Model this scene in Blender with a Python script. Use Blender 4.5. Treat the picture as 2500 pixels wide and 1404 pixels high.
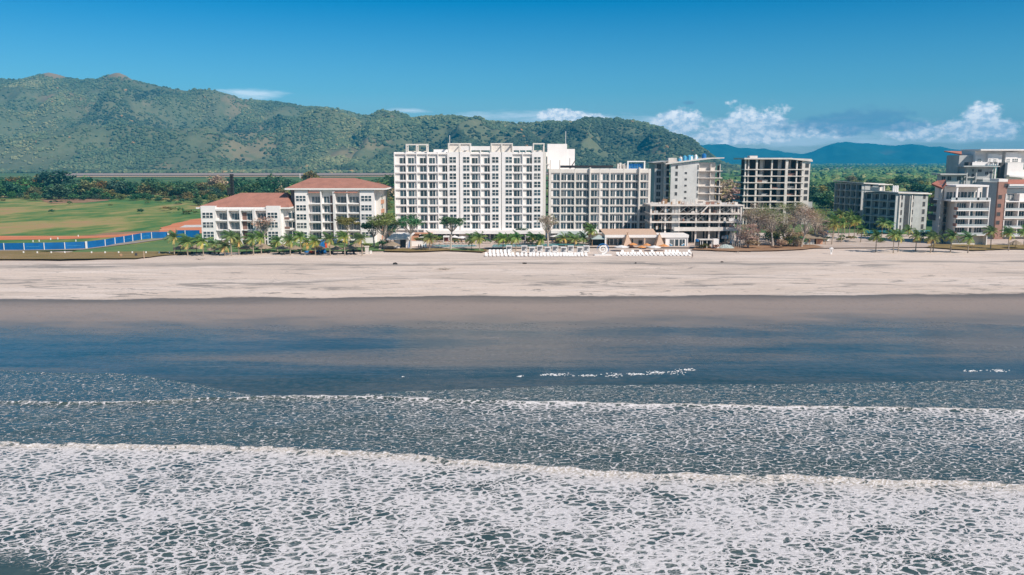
import bpy, math, random
import numpy as np
from mathutils import Vector, Matrix
R = math.radians
for _o in list(bpy.data.objects): bpy.data.objects.remove(_o)
scene = bpy.context.scene
col = scene.collection

# ------------------------------------------------------------------ camera
H = 30.0                       # height above the sand
PITCH = math.atan(309.0/2000.0)  # horizon sits at photo row 393
FP = 2000.0                    # focal length in photo pixels (2500 wide)
cam_d = bpy.data.cameras.new('camera'); cam = bpy.data.objects.new('camera', cam_d); col.objects.link(cam)
cam.location = (0, 0, H); cam.rotation_euler = (math.pi/2 - PITCH, 0, 0)
cam_d.sensor_width = 36.0; cam_d.lens = 36.0*FP/2500.0
cam_d.clip_start = 0.5; cam_d.clip_end = 80000
scene.camera = cam

# ------------------------------------------------------------------ light
SUN_AZ, SUN_EL = R(47), R(40)   # azimuth measured from straight behind the camera towards the right
SUN = Vector((math.sin(SUN_AZ)*math.cos(SUN_EL), -math.cos(SUN_AZ)*math.cos(SUN_EL), math.sin(SUN_EL)))
sd = bpy.data.lights.new('sun', 'SUN'); so = bpy.data.objects.new('sun', sd); col.objects.link(so)
sd.energy = 5.0; sd.angle = R(0.5); sd.color = (1.0, 0.91, 0.81)
so.rotation_euler = SUN.to_track_quat('Z', 'Y').to_euler(); so.location = (200, -100, 300)
SKY_STRENGTH = 0.088
scene.view_settings.view_transform = 'Standard'; scene.view_settings.look = 'None'
scene.view_settings.exposure = 0.18; scene.view_settings.gamma = 1.0
scene.cycles.max_bounces = 6; scene.cycles.volume_bounces = 0; scene.cycles.transparent_max_bounces = 12
scene.cycles.use_denoising = True

# ------------------------------------------------------------------ node helper
class NT:
    def __init__(s, tree): s.t = tree; s.n = tree.nodes; s.l = tree.links
    def put(s, sock, v):
        if v is None: return
        if isinstance(v, bpy.types.NodeSocket): s.l.new(v, sock)
        else:
            if isinstance(v, (tuple, list)) and len(v) == 3 and sock.type == 'RGBA': v = (*v, 1)
            sock.default_value = v
    def node(s, ty, props=None, **ins):
        n = s.n.new(ty)
        for k, v in (props or {}).items(): setattr(n, k, v)
        for k, v in ins.items():
            k2 = k.replace('_', ' ')
            s.put(n.inputs[int(k[1:])] if k[0] == 'i' and k[1:].isdigit() else n.inputs[k2], v)
        return n
    def m(s, op, a, b=None, c=None, clamp=False):
        n = s.n.new('ShaderNodeMath'); n.operation = op; n.use_clamp = clamp
        s.put(n.inputs[0], a); s.put(n.inputs[1], b); s.put(n.inputs[2], c); return n.outputs[0]
    def add(s, a, b): return s.m('ADD', a, b)
    def mul(s, a, b): return s.m('MULTIPLY', a, b)
    def sub(s, a, b): return s.m('SUBTRACT', a, b)
    def smooth(s, x, lo, hi, a=0.0, b=1.0):
        n = s.n.new('ShaderNodeMapRange'); n.interpolation_type = 'SMOOTHSTEP'
        s.put(n.inputs['Value'], x); s.put(n.inputs['From Min'], lo); s.put(n.inputs['From Max'], hi)
        s.put(n.inputs['To Min'], a); s.put(n.inputs['To Max'], b); return n.outputs[0]
    def lin(s, x, lo, hi, a=0.0, b=1.0):
        n = s.n.new('ShaderNodeMapRange'); s.put(n.inputs['Value'], x); s.put(n.inputs['From Min'], lo); s.put(n.inputs['From Max'], hi)
        s.put(n.inputs['To Min'], a); s.put(n.inputs['To Max'], b); return n.outputs[0]
    def mix(s, f, a, b, bt='MIX'):
        n = s.n.new('ShaderNodeMix'); n.data_type = 'RGBA'; n.blend_type = bt
        s.put(n.inputs[0], f); s.put(n.inputs[6], a); s.put(n.inputs[7], b); return n.outputs[2]
    def noise(s, vec, scale, detail=4, rough=0.55, dist=0.0, out=0):
        n = s.n.new('ShaderNodeTexNoise'); s.put(n.inputs['Vector'], vec)
        n.inputs['Scale'].default_value = scale; n.inputs['Detail'].default_value = detail
        n.inputs['Roughness'].default_value = rough; n.inputs['Distortion'].default_value = dist
        return n.outputs[out]
    def scale(s, vec, v, off=(0, 0, 0)):
        n = s.n.new('ShaderNodeMapping'); s.put(n.inputs['Vector'], vec)
        n.inputs['Scale'].default_value = v; n.inputs['Location'].default_value = off; return n.outputs[0]
    def xyz(s, vec):
        n = s.n.new('ShaderNodeSeparateXYZ'); s.put(n.inputs[0], vec); return n.outputs
    def comb(s, x, y, z):
        n = s.n.new('ShaderNodeCombineXYZ'); s.put(n.inputs[0], x); s.put(n.inputs[1], y); s.put(n.inputs[2], z); return n.outputs[0]
    def attr(s, name):
        n = s.n.new('ShaderNodeAttribute'); n.attribute_name = name; return n.outputs['Fac']
    def ramp(s, f, stops):
        n = s.n.new('ShaderNodeValToRGB'); s.put(n.inputs[0], f); e = n.color_ramp.elements
        while len(e) < len(stops): e.new(0.5)
        for q, (p, c) in zip(e, stops): q.position = p; q.color = (*c, 1)
        return n.outputs[0]

# ------------------------------------------------------------------ sky with a bank of low cumulus far off
world = bpy.data.worlds.new('World'); scene.world = world; world.use_nodes = True
def build_sky():
    w = NT(world.node_tree); w.n.clear()
    out = w.node('ShaderNodeOutputWorld'); bg = w.node('ShaderNodeBackground')
    sky = w.node('ShaderNodeTexSky', dict(sky_type='NISHITA', sun_disc=False, sun_elevation=SUN_EL,
                 sun_rotation=math.pi - SUN_AZ, altitude=30.0, air_density=1.0, dust_density=0.35, ozone_density=2.2))
    d = w.node('ShaderNodeTexCoord').outputs['Generated']
    x, y, z = w.xyz(d)
    az = w.m('ARCTAN2', x, y); el = w.m('ARCSINE', z)
    # grade: a deep teal zenith and pale teal skyline as in the photograph
    g = w.ramp(w.m('MULTIPLY', el, 1.25, clamp=True), [(0.0, SKY_TINT[0]), (0.10, SKY_TINT[1]), (0.23, SKY_TINT[2]), (0.42, SKY_TINT[3]), (1.0, (0.62, 0.84, 0.92))])
    c = w.mix(1.0, sky.outputs[0], g, 'MULTIPLY')
    # cloud density field over (azimuth, elevation)
    def A(px): return math.atan((px-1250)/2000*math.cos(PITCH)*1.0)
    def E(py): return (393-py)/2000.0
    def blob(px, py, rx, ry):
        a = w.mul(w.sub(az, A(px)), 2000.0/rx); e = w.mul(w.sub(el, E(py)), 2000.0/ry)
        return w.sub(1.0, w.m('SQRT', w.add(w.mul(a, a), w.mul(e, e))))
    def field(blobs):
        f = None
        for b in blobs:
            q = blob(*b); f = q if f is None else w.m('MAXIMUM', f, q)
        return f
    v = w.comb(w.mul(az, 60.0), w.mul(el, 85.0), 0.0)
    n1 = w.noise(v, 0.55, 7, 0.58); n2 = w.noise(v, 1.7, 6, 0.6)
    n3 = w.noise(w.comb(w.mul(az, 24.0), w.mul(el, 150.0), 3.7), 0.7, 6, 0.6)
    puff = field([(1845, 306, 105, 50), (1790, 318, 80, 34), (1655, 312, 78, 44), (1640, 296, 36, 28), (2385, 298, 44, 32), (2370, 328, 120, 28), (2240, 330, 90, 26), (1790, 335, 160, 30), (1975, 326, 120, 22), (1370, 284, 75, 18), (1420, 292, 110, 13)])
    p = w.add(w.mul(puff, 1.35), w.add(w.mul(w.sub(n1, 0.5), 2.0), w.mul(w.sub(n2, 0.5), 0.7)))
    p = w.smooth(p, 0.10, 0.62)
    wisp = field([(1380, 293, 270, 17), (1600, 300, 170, 18), (2100, 340, 480, 36), (630, 240, 70, 13), (1000, 276, 60, 8), (1250, 288, 170, 12), (1900, 345, 300, 30)])
    ws = w.smooth(w.add(wisp, w.mul(w.sub(n3, 0.5), 2.8)), -0.15, 1.1, 0.0, 0.75)
    grey = field([(2050, 305, 160, 34), (2190, 318, 90, 16), (1680, 258, 22, 7), (2110, 300, 90, 24)])
    gs = w.smooth(w.add(grey, w.mul(w.sub(n1, 0.5), 2.4)), 0.05, 0.6, 0.0, 0.7)
    lit = w.mix(w.smooth(n2, 0.38, 0.62), (8.5, 9.8, 11.2), (17.0, 16.4, 16.0))  # light and shade of the puffs painted in by noise
    c = w.mix(ws, c, (11.5, 12.8, 13.8)); c = w.mix(p, c, lit); c = w.mix(gs, c, (2.1, 3.5, 5.2))
    w.put(bg.inputs[0], c); bg.inputs[1].default_value = SKY_STRENGTH; w.l.new(bg.outputs[0], out.inputs[0])
SKY_TINT = [(1.1, 1.22, 1.34), (0.40, 0.86, 1.08), (0.0, 0.56, 0.93), (0.03, 0.64, 0.84)]
build_sky()

# ------------------------------------------------------------------ photograph pixel -> world
CP, SP = math.cos(PITCH), math.sin(PITCH)
def ray(px, py):
    a = (px-1250.0)/FP; v = (702.0-py)/FP
    return Vector((a, CP + v*SP, -SP + v*CP))
def gp(px, py, z=0.0):
    d = ray(px, py); t = (z-H)/d.z; return Vector((d.x*t, d.y*t, z))
def pp(px, py, Y):
    d = ray(px, py); t = Y/d.y; return (d.x*t, H + d.z*t)

# ------------------------------------------------------------------ value noise (numpy)
_rs = np.random.RandomState(7); _tab = _rs.rand(256, 256)
def vnoise(x, y):
    xi = np.floor(x).astype(int); yi = np.floor(y).astype(int); fx = x-xi; fy = y-yi
    fx = fx*fx*(3-2*fx); fy = fy*fy*(3-2*fy)
    a = _tab[xi & 255, yi & 255]; b = _tab[(xi+1) & 255, yi & 255]; c = _tab[xi & 255, (yi+1) & 255]; d = _tab[(xi+1) & 255, (yi+1) & 255]
    return a*(1-fx)*(1-fy)+b*fx*(1-fy)+c*(1-fx)*fy+d*fx*fy
def fbm(x, y, o=5, g=0.5):
    s = 0; a = 1; t = 0
    for k in range(o): s = s + a*vnoise(x*2**k+17.3*k, y*2**k+5.1*k); t += a; a *= g
    return s/t

# ------------------------------------------------------------------ mesh helper
class MB:
    def __init__(s): s.v = []; s.f = []; s.mi = []; s.cur = 0
    def face(s, pts):
        b = len(s.v); s.v.extend([tuple(p) for p in pts]); s.f.append(tuple(range(b, b+len(pts)))); s.mi.append(s.cur)
    def hexa(s, p):   # p: 8 points, bottom ring then top ring (ccw from above)
        b = len(s.v); s.v.extend([tuple(q) for q in p])
        for f in ((3, 2, 1, 0), (4, 5, 6, 7), (0, 1, 5, 4), (1, 2, 6, 5), (2, 3, 7, 6), (3, 0, 4, 7)):
            s.f.append(tuple(b+i for i in f)); s.mi.append(s.cur)
    def box(s, x0, x1, y0, y1, z0, z1):
        s.hexa([(x0, y0, z0), (x1, y0, z0), (x1, y1, z0), (x0, y1, z0), (x0, y0, z1), (x1, y0, z1), (x1, y1, z1), (x0, y1, z1)])
    def prism(s, poly, z0, z1):  # vertical prism from xy polygon (ccw)
        n = len(poly); b = len(s.v)
        s.v.extend([(p[0], p[1], z0) for p in poly]); s.v.extend([(p[0], p[1], z1) for p in poly])
        s.f.append(tuple(b+i for i in reversed(range(n)))); s.mi.append(s.cur); s.f.append(tuple(b+n+i for i in range(n))); s.mi.append(s.cur)
        for i in range(n):
            j = (i+1) % n; s.f.append((b+i, b+j, b+n+j, b+n+i)); s.mi.append(s.cur)
    def extrude_y(s, poly, y0, y1):  # xz polygon swept in y
        n = len(poly); b = len(s.v)
        s.v.extend([(p[0], y0, p[1]) for p in poly]); s.v.extend([(p[0], y1, p[1]) for p in poly])
        s.f.append(tuple(b+i for i in range(n))); s.mi.append(s.cur); s.f.append(tuple(b+n+i for i in reversed(range(n)))); s.mi.append(s.cur)
        for i in range(n):
            j = (i+1) % n; s.f.append((b+j, b+i, b+n+i, b+n+j)); s.mi.append(s.cur)
    def tube(s, pts, rad, n=6, cap=True):
        pts = [Vector(p) for p in pts]
        if not isinstance(rad, (list, tuple)): rad = [rad]*len(pts)
        b = len(s.v); up = Vector((0.13, 0.29, 0.95))
        for i, p in enumerate(pts):
            t = (pts[min(i+1, len(pts)-1)] - pts[max(i-1, 0)]); t = t.normalized() if t.length > 1e-9 else Vector((0, 0, 1))
            a = t.cross(up); a = a.normalized() if a.length > 1e-3 else t.cross(Vector((1, 0, 0))).normalized()
            c = t.cross(a)
            for k in range(n):
                an = 2*math.pi*k/n; s.v.append(tuple(p + (a*math.cos(an)+c*math.sin(an))*rad[i]))
        for i in range(len(pts)-1):
            for k in range(n):
                k2 = (k+1) % n; s.f.append((b+i*n+k, b+i*n+k2, b+(i+1)*n+k2, b+(i+1)*n+k)); s.mi.append(s.cur)
        if cap:
            s.f.append(tuple(b+k for k in reversed(range(n)))); s.mi.append(s.cur)
            e = b+(len(pts)-1)*n; s.f.append(tuple(e+k for k in range(n))); s.mi.append(s.cur)
    def bar(s, p, q, t): s.tube([p, q], t*0.7071, 4)
    def mesh(s, name, mats):
        me = bpy.data.meshes.new(name); me.from_pydata(s.v, [], s.f)
        for m in (mats if isinstance(mats, (list, tuple)) else [mats]): me.materials.append(m)
        if any(s.mi): me.polygons.foreach_set('material_index', s.mi)
        me.update(); return me
    def build(s, name, mats, parent=None, loc=(0, 0, 0)):
        return link(name, s.mesh(name, mats), parent, loc)
def link(name, me, parent=None, loc=(0, 0, 0), rz=0.0):
    o = bpy.data.objects.new(name, me); col.objects.link(o); o.location = loc; o.rotation_euler = (0, 0, rz)
    if parent is not None: o.parent = parent
    return o
def tag(o, label=None, cat=None, group=None, kind=None):
    if label: o['label'] = label
    if cat: o['category'] = cat
    if group: o['group'] = group
    if kind: o['kind'] = kind
    return o
def thing(name, label, cat, loc=(0, 0, 0), rz=0.0, group=None):
    o = bpy.data.objects.new(name, None); col.objects.link(o); o.location = loc; o.rotation_euler = (0, 0, rz)
    o.empty_display_size = 0.5
    return tag(o, label, cat, group)
CH = {}
def kids(o):
    return [c for c in o.children]
def copy_tree(o, loc=None, rz=None, sc=None, label=None):
    def rec(a, par):
        c = a.copy(); col.objects.link(c)
        if par is not None: c.parent = par
        for ch in a.children: rec(ch, c)
        return c
    c = rec(o, None)
    if loc is not None: c.location = loc
    if rz is not None: c.rotation_euler = (0, 0, rz)
    if sc is not None: c.scale = (sc, sc, sc) if not isinstance(sc, (tuple, list)) else sc
    if label: c['label'] = label
    return c
def np_mesh(name, V, F, mats, tint=None, smooth=False, attrs=None):
    """V (n,3) float array, F (m,k) int array with k = 3 or 4"""
    me = bpy.data.meshes.new(name); V = np.ascontiguousarray(V, dtype=np.float32); F = np.ascontiguousarray(F, dtype=np.int32)
    k = F.shape[1]
    me.vertices.add(len(V)); me.vertices.foreach_set('co', V.ravel())
    me.loops.add(F.size); me.loops.foreach_set('vertex_index', F.ravel())
    me.polygons.add(len(F)); me.polygons.foreach_set('loop_start', np.arange(0, F.size, k, dtype=np.int32))
    me.update(calc_edges=True)
    for m in (mats if isinstance(mats, (list, tuple)) else [mats]): me.materials.append(m)
    d = dict(attrs or {})
    if tint is not None: d['tint'] = tint
    for nm, arr in d.items():
        a = me.attributes.new(nm, 'FLOAT', 'POINT'); a.data.foreach_set('value', np.ascontiguousarray(arr, dtype=np.float32))
    me.polygons.foreach_set('use_smooth', np.full(len(F), smooth, dtype=bool))
    me.validate(); return me
def grid_faces(nr, nc):
    i = np.arange(nr-1)[:, None]*nc + np.arange(nc-1)[None, :]
    return np.stack([i, i+1, i+nc+1, i+nc], -1).reshape(-1, 4)
ORD = ['first', 'second', 'third', 'fourth', 'fifth', 'sixth', 'seventh', 'eighth', 'ninth', 'tenth', 'eleventh', 'twelfth', 'thirteenth', 'fourteenth', 'fifteenth', 'sixteenth', 'seventeenth', 'eighteenth', 'nineteenth', 'twentieth', 'twenty-first', 'twenty-second', 'twenty-third', 'twenty-fourth', 'twenty-fifth', 'twenty-sixth', 'twenty-seventh', 'twenty-eighth', 'twenty-ninth', 'thirtieth', 'thirty-first', 'thirty-second']

# ------------------------------------------------------------------ materials
def mat(name, base, rough=0.75, var=0.12, scale=0.6, spec=0.3, streak=0.0, bump=0.0, metal=0.0, rnd=0.0, alt=None):
    m = bpy.data.materials.new(name); m.use_nodes = True; t = NT(m.node_tree); b = t.n['Principled BSDF']
    co = t.node('ShaderNodeTexCoord').outputs['Object']
    n = t.noise(co, scale, 5, 0.6)
    c = t.mix(t.lin(n, 0.3, 0.7, 0, 1), tuple(x*(1-var) for x in base), tuple(min(1, x*(1+var)) for x in base) if alt is None else alt)
    if streak:
        s2 = t.noise(t.scale(co, (1.3, 1.3, 0.06)), 1.0, 4, 0.65)
        c = t.mix(t.smooth(s2, 0.52, 0.75, 0, streak), c, tuple(x*0.55 for x in base))
    if rnd:
        r = t.node('ShaderNodeObjectInfo').outputs['Random']
        c = t.mix(1.0, c, t.comb(*[t.lin(r, 0, 1, 1-rnd, 1+rnd)]*3), 'MULTIPLY')
    t.put(b.inputs['Base Color'], c); b.inputs['Roughness'].default_value = rough; b.inputs['Metallic'].default_value = metal
    b.inputs['Specular IOR Level'].default_value = spec
    if bump:
        bn = t.node('ShaderNodeBump', Strength=bump, Height=t.noise(co, scale*6, 4)); t.l.new(bn.outputs[0], b.inputs['Normal'])
    return m
M = {}
M['white'] = mat('white_render', (0.80, 0.755, 0.73), streak=0.10, var=0.05, scale=0.25)
M['cream'] = mat('cream_render', (0.68, 0.63, 0.575), streak=0.12, var=0.06, scale=0.25)
M['panel'] = mat('recessed_cream', (0.78, 0.735, 0.70), var=0.05)
M['paleconc'] = mat('weathered_render', (0.58, 0.57, 0.55), streak=0.3, var=0.12, scale=0.3)
M['grey'] = mat('bare_concrete', (0.40, 0.40, 0.39), streak=0.35, var=0.16, scale=0.35)
M['slab'] = mat('pale_concrete', (0.66, 0.60, 0.55), streak=0.25, var=0.15, scale=0.5)
M['dark'] = mat('dark_parts_and_shade', (0.06, 0.062, 0.065), var=0.3)  # near-black for dark parts, and for painted shade inside openings and open frames
M['greyblue'] = mat('grey_block', (0.43, 0.43, 0.42), streak=0.25, var=0.1)
M['brown'] = mat('brown_panel', (0.20, 0.12, 0.10), var=0.1)
M['redbrown'] = mat('red_brown_wall', (0.33, 0.185, 0.145), var=0.14, streak=0.1)
M['orange'] = mat('orange_render', (0.52, 0.27, 0.17), var=0.1)
M['frame'] = mat('white_frame', (0.78, 0.75, 0.72), rough=0.5, var=0.03)
M['shadegrey'] = mat('shaded_recess_grey', (0.15, 0.16, 0.17), streak=0.1)  # grey darkened to paint the shade in the gap between the blocks
M['metal'] = mat('grey_metal', (0.25, 0.25, 0.26), rough=0.5, metal=0.6)
M['black'] = mat('black_metal', (0.03, 0.03, 0.035), rough=0.6)
M['timber'] = mat('timber', (0.30, 0.18, 0.10), var=0.3, scale=2)
M['straw'] = mat('dry_thatch', (0.30, 0.23, 0.165), var=0.35, scale=3.0, rough=0.95, bump=0.6)
M['canvas'] = mat('tan_canvas', (0.56, 0.39, 0.29), var=0.1, scale=1.5, rough=0.9)
M['trunk'] = mat('palm_trunk', (0.33, 0.26, 0.20), var=0.3, scale=3)
M['bark'] = mat('pale_bark', (0.46, 0.39, 0.33), var=0.3, scale=2)
M['redtank'] = mat('orange_plastic', (0.72, 0.09, 0.03), rough=0.4, var=0.04)
M['blueplastic'] = mat('blue_plastic', (0.02, 0.16, 0.42), rough=0.4, var=0.08)
M['skyblue'] = mat('light_blue_plastic', (0.10, 0.38, 0.56), rough=0.4, var=0.15)
M['whiteplastic'] = mat('white_plastic', (0.82, 0.79, 0.77), rough=0.4, var=0.03)
M['greycloth'] = mat('grey_cloth', (0.36, 0.37, 0.39), rough=0.9, var=0.05)
M['orangecloth'] = mat('orange_cloth', (0.68, 0.29, 0.10), rough=0.9, var=0.08)
M['whitecloth'] = mat('white_cloth', (0.78, 0.74, 0.72), rough=0.9, var=0.04)
M['maroon'] = mat('maroon_cloth', (0.16, 0.06, 0.055), rough=0.9)
M['rock'] = mat('dark_rock', (0.035, 0.03, 0.028), rough=0.9, var=0.3)
M['lattice'] = mat('dark_lattice_steel', (0.028, 0.03, 0.03), rough=0.7)
M['fence'] = mat('blue_tarpaulin', (0.004, 0.115, 0.33), rough=0.6, var=0.22, scale=0.35, streak=0.2)
M['skin'] = mat('skin', (0.30, 0.17, 0.11), rough=0.6); M['shirt'] = mat('dark_shirt', (0.03, 0.035, 0.045)); M['shorts'] = mat('dark_shorts', (0.07, 0.055, 0.055))
M['hair'] = mat('dark_hair', (0.02, 0.015, 0.012))
M['hut'] = mat('teal_roof', (0.38, 0.43, 0.41), var=0.12)
def roof_mat(name, base):
    m = bpy.data.materials.new(name); m.use_nodes = True; t = NT(m.node_tree); b = t.n['Principled BSDF']
    co = t.node('ShaderNodeTexCoord').outputs['Object']
    wv = t.node('ShaderNodeTexWave', dict(wave_type='BANDS', bands_direction='Y'), Vector=co, Scale=0.9, Distortion=0.4).outputs['Fac']
    n = t.noise(co, 0.35, 6, 0.65); n2 = t.noise(t.scale(co, (3.5, 1.8, 1)), 1.0, 2)
    c = t.ramp(t.add(t.mul(n, 0.7), t.mul(n2, 0.3)), [(0.3, tuple(x*0.72 for x in base)), (0.5, base), (0.72, tuple(min(1, x*1.28) for x in base))])
    c = t.mix(t.mul(wv, 0.28), c, tuple(x*0.6 for x in base))
    t.put(b.inputs['Base Color'], c); b.inputs['Roughness'].default_value = 0.85
    bn = t.node('ShaderNodeBump', Strength=0.4, Distance=0.1, Height=wv); t.l.new(bn.outputs[0], b.inputs['Normal']); return m
M['roof'] = roof_mat('red_tiles', (0.40, 0.18, 0.13)); M['roofr'] = roof_mat('orange_red_tiles', (0.52, 0.19, 0.125))
def glass_mat(name, base, curtain=0.3):
    m = bpy.data.materials.new(name); m.use_nodes = True; t = NT(m.node_tree); b = t.n['Principled BSDF']
    r = t.node('ShaderNodeObjectInfo').outputs['Random']; co = t.node('ShaderNodeTexCoord').outputs['Object']
    x, y, z = t.xyz(co)
    fold = t.node('ShaderNodeTexNoise', Vector=t.comb(t.add(t.mul(x, 1.6), t.mul(r, 90.0)), 0.0, 0.0), Scale=1.0).outputs[0]
    cur = t.mul(t.smooth(fold, 0.50, 0.60), t.smooth(t.m('FRACT', t.mul(r, 7.31)), 1-curtain-0.02, 1-curtain+0.02))
    c = t.mix(t.mul(cur, 0.75), t.mix(t.m('FRACT', t.mul(r, 13.7)), base, tuple(q*2.2+0.01 for q in base)), (0.30, 0.29, 0.28))
    t.put(b.inputs['Base Color'], c); b.inputs['Roughness'].default_value = 0.07; b.inputs['Specular IOR Level'].default_value = 0.6
    return m
M['glass'] = glass_mat('window_glass', (0.016, 0.034, 0.044), 0.16); M['glass2'] = glass_mat('wide_glass', (0.06, 0.09, 0.105), 0.5)
M['rail'] = mat('glass_rail', (0.42, 0.46, 0.47), rough=0.2, var=0.05)
def leaf_mat(name, c0, c1, c2, rnd=0.18, trans=0.25):
    m = bpy.data.materials.new(name); m.use_nodes = True; t = NT(m.node_tree); b = t.n['Principled BSDF']
    a = t.attr('tint'); r = t.node('ShaderNodeObjectInfo').outputs['Random']
    c = t.ramp(a, [(0.0, c0), (0.5, c1), (1.0, c2)])
    c = t.mix(1.0, c, t.comb(t.lin(r, 0, 1, 1-rnd*0.6, 1+rnd*1.6), t.lin(t.m('FRACT', t.mul(r, 5.7)), 0, 1, 1-rnd, 1+rnd), t.lin(t.m('FRACT', t.mul(r, 9.1)), 0, 1, 1-rnd, 1+rnd)), 'MULTIPLY')
    t.put(b.inputs['Base Color'], c); b.inputs['Roughness'].default_value = 0.65; b.inputs['Specular IOR Level'].default_value = 0.25
    tr = t.node('ShaderNodeBsdfTranslucent'); t.put(tr.inputs[0], c); mx = t.node('ShaderNodeMixShader'); mx.inputs[0].default_value = trans
    o = [n for n in t.n if n.type == 'OUTPUT_MATERIAL'][0]
    t.l.new(b.outputs[0], mx.inputs[1]); t.l.new(tr.outputs[0], mx.inputs[2]); t.l.new(mx.outputs[0], o.inputs[0]); return m
M['leaf'] = leaf_mat('green_leaves', (0.045, 0.135, 0.065), (0.08, 0.20, 0.085), (0.155, 0.27, 0.095))
M['leafdark'] = leaf_mat('dark_green_leaves', (0.026, 0.09, 0.058), (0.048, 0.14, 0.075), (0.10, 0.20, 0.085))
M['leafolive'] = leaf_mat('olive_leaves', (0.13, 0.17, 0.06), (0.22, 0.25, 0.085), (0.33, 0.33, 0.12))
M['leafdry'] = leaf_mat('dry_twigs', (0.30, 0.225, 0.165), (0.45, 0.335, 0.245), (0.40, 0.36, 0.18), 0.12, 0.1)
M['leafred'] = leaf_mat('orange_blossom', (0.09, 0.13, 0.045), (0.20, 0.17, 0.06), (0.40, 0.21, 0.075), 0.1)
M['frond'] = leaf_mat('palm_fronds', (0.035, 0.14, 0.055), (0.20, 0.31, 0.085), (0.66, 0.52, 0.17), 0.15, 0.3)
# ================================================================== SETTING
def principled(name):
    m = bpy.data.materials.new(name); m.use_nodes = True; t = NT(m.node_tree); return m, t, t.n['Principled BSDF']
# ---- beach: dry sand, damp band, mirror-wet sand in one sheet
def sand_material():
    m, t, b = principled('beach_sand')
    p = t.node('ShaderNodeNewGeometry').outputs['Position']; x, y, z = t.xyz(p)
    wob = t.noise(t.scale(p, (0.03, 0.10, 0)), 1.0, 6, 0.62)
    fine = t.noise(t.scale(p, (0.55, 0.8, 0)), 1.0, 5, 0.65)
    yy = t.sub(y, t.mul(x, 0.035))
    edge = t.add(t.add(yy, t.mul(t.sub(wob, 0.5), 13.0)), t.mul(t.sub(fine, 0.5), 2.2))
    dry = t.smooth(edge, 180.6, 182.2)
    # dry sand colour: pale pinkish, with long grey drift streaks
    st = t.noise(t.scale(p, (0.022, 0.13, 0)), 1.0, 6, 0.62, 1.2)
    st2 = t.noise(t.scale(p, (0.028, 0.095, 0), (3, 9, 0)), 1.0, 7, 0.68, 1.6)
    big = t.noise(t.scale(p, (0.012, 0.045, 0), (9, 2, 0)), 1.0, 4, 0.5)
    gr = t.noise(t.scale(p, (1.2, 2.6, 0)), 1.0, 5, 0.7)
    d = t.mix(t.smooth(big, 0.38, 0.64), (0.70, 0.565, 0.48), (0.60, 0.49, 0.42))
    d = t.mix(t.smooth(st, 0.46, 0.64), d, (0.75, 0.625, 0.55))
    # the strand line: a wavy grey band and dark scattered wrack
    wl = t.add(t.sub(yy, 238.5), t.mul(t.sub(t.noise(t.scale(p, (0.02, 0.0, 0)), 1.0, 4, 0.6), 0.5), 24.0))
    band = t.mul(t.smooth(t.m('ABSOLUTE', wl), 0.5, 5.5, 1, 0), t.smooth(t.noise(t.scale(p, (0.035, 0.25, 0), (5, 1, 0)), 1.0, 5, 0.6), 0.40, 0.56))
    zone = t.mul(t.smooth(yy, 184.0, 196.0), t.smooth(yy, 250.0, 238.0))
    dk = t.mul(t.smooth(st2, 0.535, 0.60), t.mul(zone, t.smooth(big, 0.40, 0.54)))
    fl = t.mul(t.smooth(t.noise(t.scale(p, (0.06, 0.20, 0), (1, 7, 0)), 1.0, 7, 0.7, 2.0), 0.575, 0.62), t.smooth(yy, 183.0, 246.0, 1, 0.3))
    d = t.mix(t.mul(band, 0.85), d, (0.235, 0.215, 0.20)); d = t.mix(t.mul(dk, 0.85), d, (0.24, 0.215, 0.20)); d = t.mix(t.mul(fl, 0.85), d, (0.20, 0.18, 0.165))
    d = t.mix(t.smooth(gr, 0.35, 0.68, 0.0, 0.42), d, (0.40, 0.35, 0.31))
    # damp sand below the edge, fading into the wet mirror
    sp = t.noise(t.scale(p, (0.9, 1.1, 0)), 1.0, 6, 0.75)
    w = t.mix(t.smooth(edge, 170.5, 181.0), (0.34, 0.265, 0.225), (0.17, 0.145, 0.128))
    w = t.mix(t.smooth(sp, 0.52, 0.70, 0.0, 0.5), w, (0.10, 0.087, 0.08))
    slant = t.noise(t.scale(t.comb(t.add(x, t.mul(y, 0.9)), y, 0.0), (0.06, 0.17, 0)), 1.0, 5, 0.6)
    film = t.add(yy, t.mul(t.sub(slant, 0.5), 26.0))
    film2 = t.add(yy, t.add(t.mul(t.sub(slant, 0.5), 26.0), t.mul(t.sub(sp, 0.5), 14.0))); wet = t.smooth(film2, 168.0, 132.0)
    # slightly drier bars low on the beach
    bars = t.noise(t.scale(p, (0.007, 0.055, 0), (2.2, 0.4, 0)), 1.0, 6, 0.6, 0.8)
    bar = t.mul(t.smooth(t.add(bars, t.mul(t.sub(sp, 0.5), 0.15)), 0.40, 0.58), t.mul(t.smooth(yy, 116.0, 122.0), t.smooth(yy, 146.0, 133.0)))
    wet = t.mul(wet, t.sub(1.0, t.mul(bar, 0.42)))
    w = t.mix(wet, w, t.mix(t.smooth(t.add(t.mul(slant, 0.45), t.mul(sp, 0.55)), 0.36, 0.64), (0.026, 0.042, 0.032), (0.108, 0.102, 0.082)))
    t.put(b.inputs['Base Color'], t.mix(dry, w, d))
    t.put(b.inputs['Roughness'], t.mix(dry, t.lin(wet, 0, 1, 0.50, 0.12), (0.95, 0.95, 0.95)))
    t.put(b.inputs['Specular IOR Level'], t.m('MULTIPLY', t.lin(wet, 0, 1, 0.14, 0.58), t.sub(1.0, t.mul(dry, 0.9))))
    rpl = t.noise(t.scale(p, (0.10, 1.1, 0)), 1.0, 4, 0.6)
    hgt0 = t.mul(t.mul(rpl, t.sub(1.0, dry)), 0.07)
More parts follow.
